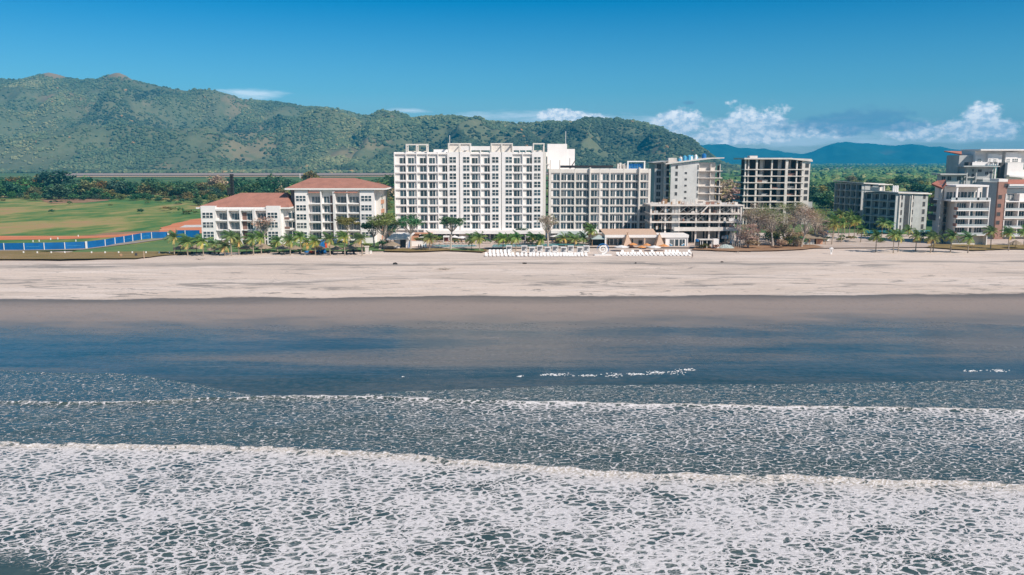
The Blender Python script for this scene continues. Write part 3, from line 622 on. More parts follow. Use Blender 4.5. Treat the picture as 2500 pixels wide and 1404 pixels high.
# ================================================================== BUILDINGS
_wcache = {}
def window(root, x, y, z, w, h, kind, name='window', rz=0.0, wmat=None, gmat=None):
    """a framed window facing -y; its own part, with its glass as a sub-part"""
    key = (round(w, 1), round(h, 1), kind, (wmat or M['frame']).name, (gmat or M['glass']).name)
    if key not in _wcache:
        f = MB(); b = 0.075; W = w/2
        f.box(-W, -W+b, -0.09, 0.02, 0, h); f.box(W-b, W, -0.09, 0.02, 0, h); f.box(-W+b, W-b, -0.09, 0.02, 0, b); f.box(-W+b, W-b, -0.09, 0.02, h-b, h)
        nx, nz, mt = {'door': (2, 1, 0.12), 'grid22': (2, 2, 0.19), 'grid32': (3, 2, 0.20), 'grid33': (3, 3, 0.16), 'wide': (3, 1, 0.10), 'plain': (1, 1, 0.1), 'two': (2, 1, 0.10), 'four': (4, 1, 0.10)}[kind]
        for i in range(1, nx):
            c = -W+w*i/nx
            if kind == 'door': c += 0.12*w*0.5
            f.box(c-mt/2, c+mt/2, -0.08, 0.02, b, h-b)
        for j in range(1, nz):
            c = h*j/nz; f.box(-W+b, W-b, -0.085, 0.02, c-mt/2, c+mt/2)
        g = MB(); g.box(-W+b*0.4, W-b*0.4, -0.035, 0.03, b*0.4, h-b*0.4)  # in the dark material this sheet paints the shade inside unglazed openings
        _wcache[key] = (f.mesh(name, wmat or M['frame']), g.mesh('pane', gmat or M['glass']))
    fm, gm = _wcache[key]
    o = link(name, fm, root, (x, y, z), rz); link('pane', gm, o); return o
def hip_roof(root, x0, x1, y0, y1, ze, zr, inset, mroof, fascia=0.55, name='roof', over=0.0):
    f = MB(); f.box(x0, x1, y0, y1, ze-fascia, ze)
    r = MB(); ym = (y0+y1)/2; e = 0.05; a0, a1, b0, b1 = x0+e, x1-e, y0+e, y1-e; z = ze+0.004
    r.face([(a0, b0, z), (a1, b0, z), (a1-inset[1], ym, zr), (a0+inset[0], ym, zr)]); r.face([(a1, b1, z), (a0, b1, z), (a0+inset[0], ym, zr), (a1-inset[1], ym, zr)])
    r.face([(a0, b1, z), (a0, b0, z), (a0+inset[0], ym, zr)]); r.face([(a1, b0, z), (a1, b1, z), (a1-inset[1], ym, zr)])
    o = r.build(name, mroof, root); f.build('fascia', M['frame'], o); return o
class Loc:
    """local frame of a building whose front lies at depth Y: photo pixel -> local x, z"""
    def __init__(s, Y, pxc): s.Y = Y; s.x0 = pp(pxc, 480, Y)[0]
    def X(s, px, py=480): return pp(px, py, s.Y)[0]-s.x0
    def Z(s, py): return pp(1250, py, s.Y)[1]
    def loc(s): return (s.x0, s.Y, 0)

# ---------------- the white eleven-bay hotel
def hotel_white():
    L = Loc(310, 1146); X, Z = L.X, L.Z
    root = thing('hotel', 'tall white hotel with roof frames and nine rows of recessed balconies', 'hotel', L.loc())
    rec = 0.62; D = 15.0
    zs = [Z(q) for q in (559.4, 540.4, 520.4, 500.4, 480.4, 460.4, 440.5, 420.5, 400.5)]
    ztop = Z(371); zpod = Z(567); fh = zs[1]-zs[0]
    B = lambda a, b, w0, w1: ('B', X(a), X(b), X(w0), X(w1)); W = lambda a, b, w0, w1: ('W', X(a), X(b), X(w0), X(w1))
    c3 = lambda v: 940+v/4.2548
    bays = [B(964.7, 992.9, c3(156), c3(220)), B(992.9, 1018.7, c3(243), c3(307)), B(1018.7, 1044.6, c3(366), c3(430)), B(1044.6, 1070.4, c3(460), c3(524)), B(1070.4, 1095.1, c3(597), c3(655)),
            W(1095.1, 1121, c3(672), c3(743)), W(1123.3, 1149.2, c3(813), c3(882)), B(1149.2, 1173.8, c3(902), c3(966)), B(1173.8, 1198.5, c3(1032), c3(1092)),
            W(1198.5, 1223.6, c3(1112), c3(1182)), W(1225.2, 1251.4, c3(1252), c3(1320)), B(1251.4, 1276, c3(1337), c3(1400)), B(1276, 1300.8, c3(1468), c3(1529)), W(1300.8, 1325.4, c3(1547), c3(1615))]
    xl, xr = X(964.7), X(1325.4)
    w = MB(); w.box(xl+0.1, X(1333), rec, D, 0, ztop-0.05); w.build('main_wall', M['panel'], root)
    for kind, a, b, w0, w1 in bays:
        if kind == 'W':
            p = MB(); p.box(a, b, 0, rec-0.01, zpod, ztop); p.build('wall_panel', M['white'], root)
        for i, z in enumerate(zs):
            if kind == 'W': window(root, (w0+w1)/2, 0.0, z+0.42, (w1-w0), 2.25, 'grid22')
            else: window(root, (w0+w1)/2, rec, z+0.02, (w1-w0), 2.32, 'door', 'balcony_door')
    # dividing fins and floor slabs of each balcony stack
    segs = [[0, 1, 2, 3, 4], [7, 8], [11, 12]]
    for sg in segs:
        a, b = bays[sg[0]][1], bays[sg[-1]][2]
        for k, z in enumerate(zs+[ztop-0.45]):
            s = MB(); s.box(a, b, -0.03 if k < 9 else -0.02, rec-0.02, z-0.42, z); s.build('balcony_slab' if k < 9 else 'roof_edge', M['white'], root)
        for j in sg + [sg[-1]+0.5]:
            e = bays[int(j)][1] if j == int(j) else bays[int(j)][2]
            if j == sg[0] and sg[0] > 0: continue
            if j != int(j): e -= 0.2
            f = MB(); f.box(e-0.16, e+0.16, -0.06, rec-0.03, zpod, ztop-0.02); f.build('divider_wall', M['white'], root)
        for j in sg:   # low louvred parapet beside each door: a glass rail
            r = MB()
            for z in zs: r.box(bays[j][1]+0.22, bays[j][2]-0.22, 0.06, 0.10, z+0.01, z+0.16)
            r.build('balcony_kerb', M['white'], root)
    # parapets and roof frames
    p = MB(); p.box(X(1056, 365), X(1095, 365), 4.0, 9, ztop, Z(364.5)); p.build('penthouse_wall', M['white'], root)
    for a, b in ((1125, 1197), (1252, 1299)):
        p = MB(); p.box(X(a, 360), X(b, 360), 0.2, 0.6, Z(367), Z(357)); p.build('parapet', M['white'], root)
        p = MB()
        for k in range(4):
            c = X(a, 368)+(X(b, 368)-X(a, 368))*k/3*0.98; p.box(c, c+0.35, 0.21, 0.59, ztop, Z(367)+0.002)
        p.build('parapet_post', M['white'], root)
    for a, b, n, top in ((990.5, 1043, 2, 351.5), (1093.5, 1149, 2, 349.5), (1198, 1252, 2, 349.5), (1301, 1329.5, 1, 349.5)):
        f = MB(); xa, xb = X(a, 360), X(b, 360); zt = Z(top); z0 = ztop+0.003
        for k in range(n+1):
            c = xa+(xb-xa-0.4)*k/n; f.box(c, c+0.4, -0.05, 0.4, z0, zt-0.35); f.box(c, c+0.4, 5.0, 5.4, z0, zt-0.35); f.box(c+0.05, c+0.35, 0.42, 4.98, zt-0.7, zt-0.37)
        f.box(xa, xb, -0.05, 0.4, zt-0.35, zt); f.box(xa, xb, 5.0, 5.4, zt-0.35, zt); f.box(xa, xa+0.4, 0.41, 4.99, zt-0.35, zt); f.box(xb-0.4, xb, 0.41, 4.99, zt-0.35, zt)
        f.build('roof_frame', M['cream'], root)
        g = MB(); g.box(xa+0.3, xb-0.3, 5.41, 5.7, z0, zt-(0.4 if n == 2 and a > 1000 else 2.6)); g.build('roof_wall', M['cream'], root)
    # podium: canopy band and glazed ground floor
    p = MB(); p.box(X(1035), X(1328), -3.2, rec-0.04, Z(567.5)-0.3, Z(561.5)); p.build('podium_canopy', M['white'], root)
    p = MB(); p.box(X(1028), X(1329), -0.4, rec-0.05, 0, Z(567.5)-0.32); p.build('ground_floor_wall', M['cream'], root)
    for i in range(26):
        if i in (8, 9, 20): continue
        x = X(1040)+i*1.66; window(root, x, -0.42, 0.15, 1.45, 2.6, 'plain', 'shopfront')
    side = MB(); side.box(X(1325.6), X(1333), -0.02, rec-0.03, 0, ztop-0.06); side.build('corner_wall', M['cream'], root)
    a = MB(); a.tube([(X(1097, 350), 2, Z(350)), (X(1097, 350), 2, Z(330))], 0.09, 5); a.build('antenna', M['frame'], root)
    br = MB(); br.box(X(1329), X(1340), 2.0, 5, Z(382), Z(371)); br.build('link_bridge', M['white'], root)
    for k in range(8):
        z = Z(400)-k*3.07; br = MB(); br.box(X(1333.2), X(1342), 6, 9, z-0.4, z); br.build('link_landing', M['grey'], root)
hotel_white()

# ---------------- the lower cream hotel wing
def hotel_cream():
    L = Loc(309, 1464); X, Z = L.X, L.Z
    root = thing('hotel', 'lower cream hotel block beside the white one with seven rows of window bays', 'hotel', L.loc())
    rec = 0.6; D = 14
    zs = [Z(q) for q in (559.5, 540.3, 520, 500.4, 480.4, 460.4, 441)]; ztop = Z(412)
    c4 = lambda v: 1300+v/4.2548
    cols = [(190, 290, [(213, 277)], 1), (290, 440, [(296, 351), (361, 431)], 1), (440, 595, [(451, 515), (526, 584)], 1), (595, 700, [(606, 672)], 0), (700, 800, [(727, 788)], 1), (800, 950, [(808, 859), (871, 938)], 1), (950, 1105, [(960, 1023), (1036, 1093)], 1), (1105, 1208, [(1119, 1181)], 0)]
    w = MB(); w.box(X(1341.5), X(1586.5), rec, D, 0, ztop-0.05); w.build('main_wall', M['panel'], root)
    for a, b, ws, k in cols:
        for z in zs:
            for w0, w1 in ws: window(root, X(c4((w0+w1)/2)), rec, z+0.02, X(c4(w1))-X(c4(w0)), 2.3, 'door', 'balcony_door')
    for i, z in enumerate(zs+[Z(413.5)]):
        s = MB(); s.box(X(1341.6), X(1586.4), -0.02, rec-0.02, z-0.40 if i < 7 else z-1.3, z); s.build('balcony_slab' if i < 7 else 'parapet', M['cream'], root)
    zb = Z(566)
    for i, e in enumerate([180, 290, 440, 595, 700, 800, 950, 1105, 1212]):
        big = e in (595, 1105); f = MB(); t = 0.42 if e in (180, 1212) else 0.24
        f.box(X(c4(e))-t, X(c4(e))+t, -0.9 if big else -0.06, rec-0.03, 0 if e in (180, 1212) else zb, ztop+(0.5 if big else -0.02)); f.build('pillar', M['cream'], root)
    for i, e in enumerate([190, 700]):      # louvred side panels left of the doors
        for z in zs:
            f = MB()
            for q in range(7): f.box(X(c4(e+5)), X(c4(e+24)), rec-0.14, rec-0.03, z+0.1+q*0.32, z+0.40+q*0.32)
            f.build('louvre_panel', M['white'], root)
    # stair tower behind
    t = MB(); zt = Z(354.5)+0.35; t.box(X(1339, 380), X(1388, 380), 9, 15.5, ztop-0.2, zt+0.3); t.box(X(1388.2, 380), X(1408, 380), 9.3, 15.3, ztop-0.2, zt-1.6); t.build('stair_tower', M['white'], root)
    f = MB()   # parapet rail and masts
    f.box(X(1368), X(1497), 2.0, 2.12, ztop+0.3, Z(404)); f.build('roof_screen', M['black'], root)
    m = MB()
    for px, tp in ((1343.5, 391), (1367, 391), (1391.5, 386), (1507, 390)): m.tube([(X(px, 400), 1.2, ztop-0.1), (X(px, 400), 1.2, Z(tp))], 0.09, 5)
    m.tube([(X(1392, 405), 1.4, ztop), (X(1406, 395), 1.4, Z(391))], 0.16, 5); m.build('mast', M['black'], root)
    g = MB(); za, zb2 = ztop, Z(393)
    for px in (1535, 1576): g.box(X(px, 400)-0.25, X(px, 400)+0.25, 2, 2.5, za, zb2)
    g.box(X(1535, 400)+0.26, X(1576, 400)-0.26, 2, 2.5, zb2-0.4, zb2); g.build('roof_gantry', M['frame'], root)
    g = MB(); rng = random.Random(3)
    for k in range(16): x = X(rng.uniform(1509, 1534), 402); zz = rng.uniform(0.2, 2.2); g.box(x, x+rng.uniform(.3, 1.1), 2+k*0.1, 2.6+k*0.1, za, za+zz)
    g.build('roof_plant', M['slab'], root)
    g = MB()
    for k in range(9): x = X(1538+k*4, 402); g.box(x, x+0.35, 2.6+k*0.01, 3.0, za, za+rng.uniform(1.0, 2.0))
    g.box(X(1538, 402), X(1573, 402), 3.1, 3.2, za+1.0, za+1.9); g.build('roof_pipework', M['blueplastic'], root)
    p = MB(); p.box(X(1345), X(1585), -2.6, rec-0.04, Z(566.5)-0.3, Z(562)); p.build('podium_canopy', M['white'], root)
    p = MB(); p.box(X(1348), X(1584), 0.1, rec-0.05, 0, Z(566.5)-0.32); p.build('ground_floor_wall', M['cream'], root)
    r = MB(); r.face([(X(1300+225/4.2548), -9, 2.6), (X(1432), -9, 2.6), (X(1428), -2.62, Z(563)), (X(1368), -2.62, Z(563))]); r.box(X(1353), X(1432), -9.1, -8.9, 2.3, 2.59); r.build('lean_to_roof', M['hut'], root)
    g = MB()
    for k in range(5):
        x = X(1356+k*18); g.box(x, x+0.2, -8.9, -8.7, 0.3, 2.58)
    g.build('verandah_post', M['timber'], root)
    a = MB(); a.tube([(X(1386, 355), 12, zt), (X(1386, 355), 12, zt+5.2)], 0.09, 5); a.build('antenna', M['frame'], root)
hotel_cream()

# ---------------- red roofed apartment blocks
def red_block(Y, pxc, label, left, right, eave, ridge, roofx, rows, bays, D, pyl, name='apartment_building', hole=False, zbase_win=0.0):
    L = Loc(Y, pxc); X, Z = L.X, L.Z; root = thing(name, label, 'building', L.loc())
    rec = 2.3; ze = Z(eave); fl = [Z(r) for r in rows]; fh = fl[0]-fl[1]
    w = MB(); w.box(X(left)+0.05, X(right)-0.05, rec, D, 0, ze-0.56); w.build('main_wall', M['white'], root)
    zt = Z(pyl)
    for kind, a, b in bays:
        xa, xb = X(a), X(b)
        if kind in 'WV':
            p = MB(); p.box(xa, xb, 0, rec-0.02, 0, zt); p.extrude_y
            p.build('wall_panel', M['white'], root)
            for z in fl: window(root, (xa+xb)/2-(xb-xa)*0.04, 0.0, z+0.75, (xb-xa)*0.74, 2.05, 'grid32')
        elif kind == 'C':
            for z in fl:
                window(root, xa+(xb-xa)*(0.62 if hole else 0.36), rec-0.6, z+0.05, (xb-xa)*0.44, 2.4, 'door', 'balcony_door')
            p = MB(); p.box(xa+0.22, xb-0.22, rec-0.6, rec-0.03, 0, ze-0.58); p.build('inner_wall', M['white'], root)
            p = MB()
            if hole: p.box(xa+0.25, xa+(xb-xa)*0.38, rec-0.68, rec-0.59, 0.3, fl[0]+2.7)
            else: p.box(xb-(xb-xa)*0.34, xb-0.25, rec-0.68, rec-0.59, 0.3, fl[0]+2.7)
            p.build('brown_cladding', M['brown'], root)
        else:
            for z in fl: window(root, (xa+xb)/2, rec, z+0.03, (xb-xa)-0.7, 2.35, 'wide', 'balcony_door', gmat=M['glass2'])
    # slabs and dividers in the open bays
    run = []
    for i, (kind, a, b) in enumerate(bays):
        if kind in 'BC':
            for z in fl:
                s = MB(); s.box(X(a)+0.02, X(b)-0.02, (-0.3 if kind == 'B' else 0.1), rec-0.04, z-0.3, z); s.build('balcony_slab', M['white'], root)
                if kind == 'B' and z > 1:
                    g = MB(); g.box(X(a)+0.25, X(b)-0.25, -0.1, -0.06, z+0.002, z+0.14); g.build('balcony_kerb', M['frame'], root)
            f = MB(); f.box(X(a)+0.02, X(b)-0.02, 0.0, rec-0.05, ze-1.15, ze-0.58); f.build('lintel', M['white'], root)
            if i and bays[i-1][0] in 'BC' or kind == 'C':
                f = MB(); f.box(X(a)-0.2, X(a)+0.2, -0.34, rec-0.06, 0, ze-0.60); f.build('divider_wall', M['white'], root)
            if kind == 'C':
                f = MB(); f.box(X(b)-0.2, X(b)+0.2, -0.34, rec-0.06, 0, ze-0.60); f.build('divider_wall', M['white'], root)
    return L, root, ze
def red_blocks():
    k = lambda v: 400+v/4.4643
    L, root, ze = red_block(292, 600, 'low white apartment block with red hip roof at the left end', k(392), k(1275), 506.5, 482, None, [531+7.0, 554+7.2, 577+7.2, 599],
        [('W', k(392), k(552)), ('B', k(556), k(688)), ('B', k(688), k(818)), ('C', k(822), k(966)), ('B', k(982), k(1102)), ('W', k(1106), k(1256))], 17, 503.2, hole=True)
    X, Z = L.X, L.Z
    o = hip_roof(root, X(k(338), 508), X(k(1366), 508)-0.2, 0.9, 21, ze, Z(482)+1.2, (13, 3), M['roof'])
    g = MB(); x = X(k(1275))
    g.box(x+0.02, X(k(1362)), 7.5, 17.2, 0, ze-0.6); g.build('side_wall', M['white'], root)
    for z in [Z(q) for q in (538, 561.2, 584.2)]:
        s = MB(); s.box(X(k(1258)), X(k(1350)), 3.5, 7.48, z-0.3, z); s.build('balcony_slab', M['white'], root)
        s = MB(); s.box(X(k(1262)), X(k(1330)), 3.45, 3.6, z+0.005, z+0.9); s.build('balcony_parapet', M['brown'], root)
        window(root, X(k(1322)), 7.49, z+0.05, 2.4, 2.3, 'door', 'balcony_door')
    s = MB(); s.box(X(k(1300)), X(k(1392)), 13, 15, ze+0.5, Z(482)+2.0); s.build('roof_dormer', M['dark'], root)
    # taller block
    L, root, ze = red_block(298, 816, 'five storey white apartment block with red tiled hip roof and flagpole', k(1420), k(2300), 459.5, 443, None, [497.0-0.4, 519.5, 541.5, 562.5, 585],
        [('W', k(1425), k(1572)), ('B', k(1584), k(1706)), ('C', k(1712), k(1848)), ('B', k(1862), k(1998)), ('B', k(1998), k(2124)), ('V', k(2134), k(2290))], 20, 464.5)
    X, Z = L.X, L.Z
    hip_roof(root, X(k(1335), 461)-0.4, X(k(2420), 461), -0.9, 19.5, ze, Z(443)+1.1, (7, 13), M['roof'])
    for px in (k(1578), k(1856)):
        s = MB(); a, b = X(px), X(px+(27 if px < 780 else 58)); s.face([(a, -0.6, ze-1.5), (b, -0.6, ze-1.5), (b, 0.9, ze-0.62), (a, 0.9, ze-0.62)]); s.box(a, b, -0.62, -0.5, ze-1.7, ze-1.502); s.build('canopy_roof', M['roof'], root)
    s = MB(); s.box(X(k(1366)), X(k(1420))-0.03, 2.6, 15, 0, ze-0.62); s.build('recessed_wall', M['shadegrey'], root)  # shade of the recess is put into the wall colour
    s = MB(); s.box(X(k(2300))-0.04, X(k(2300))+1.5, 2.4, 19.5, 0, ze-0.6); s.build('side_wall', M['cream'], root)
    for z in [Z(q) for q in (496.6, 519.5, 541.5, 562.5, 585)]:
        s = MB(); s.box(X(k(2300))+1.51, X(k(2300))+1.9, 4, 9.5, z-0.4, z+1.0); s.build('balcony_parapet', M['orange'], root)
        o = window(root, X(k(2300))+1.46, 6.5, z+1.1, 3.6, 1.4, 'two', rz=math.pi/2); o.location.x = X(k(2300))+1.5
    s = MB(); s.tube([(X(k(1408), 440), 10, Z(443)+0.9), (X(k(1408), 440), 10, Z(425))], 0.11, 5); s.build('flagpole', M['frame'], root)
red_blocks()

# ---------------- unfinished grey building with blue tanks on its roof
def unfinished_grey():
    L = Loc(352, 1690); X, Z = L.X, L.Z
    k = lambda v: 1560+v/4.68; q = lambda v: 360+v/4.68
    root = thing('unfinished_building', 'unfinished grey concrete building with a sloping roof and blue tanks on top', 'building', L.loc())
    xa, xb, xc = X(k(362), 440), X(k(680), 440), X(k(940), 440)
    zl, zr = Z(q(190)), Z(q(135)); D = 20
    w = MB(); w.extrude_y([(xa, 0), (xb, 0), (xb, zl+(zr-zl)*0.5), (xa, zl)], 0, 1.0); w.build('front_wall', M['paleconc'], root)
    zf = [Z(q(v)) for v in (265, 345, 440, 525, 610)]; fh = zf[0]-zf[1]
    for i, (y0, y1) in enumerate(((205, 245), (275, 325), (350, 385), (425, 470), (510, 550))):
        window(root, X(k(427), 440), -0.01, Z(q(y1)), 1.1, Z(q(y0))-Z(q(y1)), 'plain', 'window_opening', wmat=M['grey'], gmat=M['dark'])
    for i, (y0, y1) in enumerate(((280, 305), (352, 377), (425, 447), (495, 520), (568, 590))):
        window(root, X(k(534), 440), -0.01, Z(q(y1)), 1.05, Z(q(y0))-Z(q(y1)), 'plain', 'window_opening', wmat=M['grey'], gmat=M['dark'])
    for i in range(6):
        window(root, xb-0.35, -0.01, zf[0]+0.4-i*fh, 0.55, 2.0, 'plain', 'window_opening', wmat=M['grey'], gmat=M['dark'])
    r = MB(); x0, x1 = X(k(300), 400), X(k(965), 395); za, zb = Z(q(182)), Z(q(117)); zc = za+(zb-za)*0.72; xm = x0+(x1-x0)*0.78
    r.extrude_y([(x0, za-0.45), (xm, zc+0.2), (x1, zb-0.3), (x1, zb+0.1), (xm, zc+0.65), (x0, za)], -1.2, D); r.build('roof_slab', M['slab'], root)
    # open right-hand bays
    b = MB(); b.box(xb, xc-2.2, 1.9, 8.0, 0, zf[0]+3.4); b.build('back_wall', M['slab'], root)
    for z in zf+[zf[-1]-fh, zf[-1]-2*fh]:
        s = MB(); s.box(xb-0.4, xc+0.4, -0.25, 8.5, z-0.3, z); s.build('floor_slab', M['slab'], root)
    for z in zf+[zf[-1]-fh, zf[-1]-2*fh]:
        for j, f in enumerate((0.0, 0.52, 0.93)):
            c = MB(); x = xb+(xc-xb)*f; c.box(x, x+0.25, 0.3+0.02*j, 1.89, z+0.002, z+fh-0.302); c.build('partition_wall', M['slab'], root)
        c = MB(); c.box(xc-1.5, xc-0.6, 1.0, 1.8, z+0.003, z+2.2); c.build('recess_shade_block', M['dark'], root)  # solid near-black block painting the shade of a recess
    # shaded stair bay and wing on the left
    xw0, xw1 = X(k(202), 440), X(k(302), 440)
    g = MB(); g.box(xw0, xw1, 5.5, D, 0, Z(q(168))); g.build('side_wing', M['grey'], root)
    g = MB(); g.box(xw1+0.02, xa-0.02, 3.5, D-1, 0, Z(q(186))); g.build('stair_bay', M['slab'], root)
    for i in range(7):
        z = zf[0]+0.6-i*fh
        window(root, X(k(250), 440), 5.49, z, 1.9, 2.2, 'two', 'window_opening', wmat=M['grey'], gmat=M['dark'])
        window(root, X(k(345), 440), 3.49, z, 1.3, 2.4, 'plain', 'window_opening', wmat=M['grey'], gmat=M['dark'])
        s = MB(); s.box(xw1-0.3, xa-0.03, 2.2, 3.48, z-0.6, z-0.35); s.build('landing_slab', M['slab'], root)
    s = MB(); s.extrude_y([(X(k(170), 400), Z(q(178))), (X(k(366), 400), Z(q(158))), (X(k(366), 400), Z(q(150))), (X(k(170), 400), Z(q(172)))], 3.2, D+1); s.build('wing_roof', M['grey'], root)
    s = MB(); s.box(X(k(372), 388), X(k(470), 388), 7, 12, Z(q(172)), Z(q(119))); s.build('roof_house', M['slab'], root)
    rng = random.Random(8)
    def roofz(x): return za+(zc-za)*min(1, max(0, (x-x0)/(xm-x0)))+0.2
    for i, (px, m, w, h) in enumerate([(490, 'skyblue', 1.6, 1.2), (520, 'whiteplastic', 1.3, 1.9), (548, 'skyblue', 1.5, 2.3), (575, 'blueplastic', 1.4, 1.8), (600, 'skyblue', 1.3, 2.4), (628, 'whiteplastic', 1.0, 1.7), (650, 'skyblue', 1.3, 2.2), (678, 'whiteplastic', 1.2, 2.3), (700, 'skyblue', 1.0, 1.5)]):
        x = X(k(px), 385); y = 6+rng.uniform(-2, 2); z = roofz(x)
        t = MB(); t.tube([(x, y, z), (x, y, z+h*0.8), (x+0.1, y, z+h)], [w*0.5, w*0.52, w*0.25], 8); t.build('roof_bundle', M[m], root)
    t = MB(); x = X(k(800), 380); z = roofz(x); t.tube([(x, 9, z), (x, 9, z+1.9), (x, 9, z+2.4)], [0.95, 0.95, 0.35], 12); t.build('water_tank', M['blueplastic'], root)
unfinished_grey()

# ---------------- unfinished low frame in front of it
def low_frame():
    L = Loc(296, 1700); X, Z = L.X, L.Z; k = lambda v: 1560+v/4.68; q = lambda v: 360+v/4.68
    root = thing('unfinished_building', 'long low unfinished concrete frame with bracing and junk on its top deck', 'building', L.loc())
    zs = [Z(q(v)) for v in (655, 750, 845, 938)]; x0, x1 = X(k(130)), X(k(1165)); D = 16
    for i, z in enumerate(zs):
        s = MB(); a = x0 if i < 3 else X(k(410)); s.box(a, x1+(0.9 if i == 0 else 0.4), -0.4-0.05*i, D, z-0.5, z); s.build('floor_slab', M['slab'], root)
    lv = [0]+zs[::-1]
    xs = [x0+0.5, X(k(312)), X(k(470)), X(k(665)), X(k(820)), X(k(935)), X(k(1075)), x1-0.5]
    for i in range(4):
        for j, x in enumerate(xs):
            if i == 0 and j == 0: continue
            for y in (0.5, 6.0):
                c = MB(); c.box(x-0.3, x+0.3, y, y+0.5, lv[i]+0.002, lv[i+1]-0.502); c.build('column', M['slab'] if y < 1 else M['grey'], root)  # inner row in darker grey, painting the shade inside the frame
    for i in range(4):
        c = MB(); c.box(X(k(390)), X(k(458)), 0.7, 3.6, lv[i]+0.003, lv[i+1]-0.503); c.build('lift_core', M['grey'], root)
        b = MB(); b.box(x0+3, x1-1, 9.1, 9.5, lv[i]+0.004, lv[i+1]-0.504); b.build('back_wall', M['dark'], root)  # near-black wall that paints the shade deep inside the floors
        for a2, b2 in ((470, 560), (700, 800), (860, 940)):
            if (i+a2) % 3 == 0: continue
            w = MB(); w.box(X(k(a2)), X(k(b2)), 7.2, 7.5, lv[i]+0.005, lv[i+1]-0.505); w.build('partition_wall', M['grey'], root)  # partitions and shores kept grey, interior shade put into their colour
    for i in (2, 3):     # X bracing shores
        for a2, b2 in ((240, 310), (312, 385), (465, 560), (560, 660), (665, 760), (900, 1000), (1000, 1080)):
            b = MB(); z0, z1 = lv[i]+0.1, lv[i+1]-0.6; xa, xb = X(k(a2)), X(k(b2))
            b.bar((xa, 0.2, z0), (xb, 0.25, z1), 0.12); b.bar((xa, 0.35, z1), (xb, 0.4, z0), 0.09); b.build('cross_brace', M['grey'], root)
    rq = random.Random(17)
    for i in range(1, 4):
        for j in range(26):
            x = rq.uniform(x0+1, x1-1); y = rq.uniform(0.1, 3.5); p = MB(); p.bar((x, y, lv[i]+0.001), (x+rq.uniform(-.1, .1), y, lv[i+1]-0.501), 0.09); p.build('scaffold_prop', M[rq.choice(('redbrown', 'grey', 'slab'))], root)
        for j in range(11):
            x = rq.uniform(x0+1, x1-2); h = rq.uniform(0.3, 1.3); p = MB(); p.box(x, x+rq.uniform(.4, 1.8), 0.5+j*.25, 0.7+j*.25, lv[i]+0.002, lv[i]+h); p.build('stored_material', M[rq.choice(('redbrown', 'grey', 'slab', 'timber', 'canvas', 'skyblue'))], root)
    s = MB(); s.hexa([(X(k(700)), -0.9, zs[1]), (X(k(718)), -0.9, zs[1]), (X(k(718)), -0.6, zs[1]), (X(k(700)), -0.6, zs[1]), (X(k(775)), -0.9, zs[0]-0.5), (X(k(793)), -0.9, zs[0]-0.5), (X(k(793)), -0.6, zs[0]-0.5), (X(k(775)), -0.6, zs[0]-0.5)]); s.build('chute', M['slab'], root)
    b = MB(); b.box(X(k(410)), x1, -0.52, -0.42, zs[3]+0.005, zs[3]+0.9)
    b.build('edge_board', M['slab'], root)
    rng = random.Random(5)
    for i in range(44):
        x = rng.uniform(x0+1, x1-1); h = rng.uniform(0.25, 1.1) if rng.random() < .8 else 1.7; nm, mt = rng.choice((('rusty_formwork', 'redbrown'), ('stacked_boards', 'slab'), ('stacked_boards', 'slab'), ('timber_stack', 'timber')))
        m = MB(); m.box(x, x+rng.uniform(0.3, 1.3), 0.3+i*0.2, 0.48+i*0.2, zs[0]+0.002, zs[0]+h); m.build(nm, M[mt], root)
    for i in range(34):
        x = rng.uniform(x0, x1); h = rng.uniform(0.6, 1.7); y = rng.uniform(0, 9); rb = MB(); rb.bar((x, y, zs[0]), (x+rng.uniform(-.3, .3), y, zs[0]+h), 0.05); rb.build('rebar', M['redbrown'], root)
    # rubbish nets and tarpaulins hanging in the right-hand ground bays
    for i in range(14):
        x = X(k(rng.uniform(950, 1130))); z = rng.choice((0.5, 2.2, zs[2]+0.1, zs[3]+0.1)); c = MB(); c.box(x, x+rng.uniform(0.6, 2.0), -0.1-0.03*i, 0.05-0.03*i, z, z+rng.uniform(0.6, 1.7)); c.build('hanging_sheet', M[rng.choice(('whitecloth', 'greycloth', 'skyblue', 'redbrown', 'slab'))], root)
low_frame()

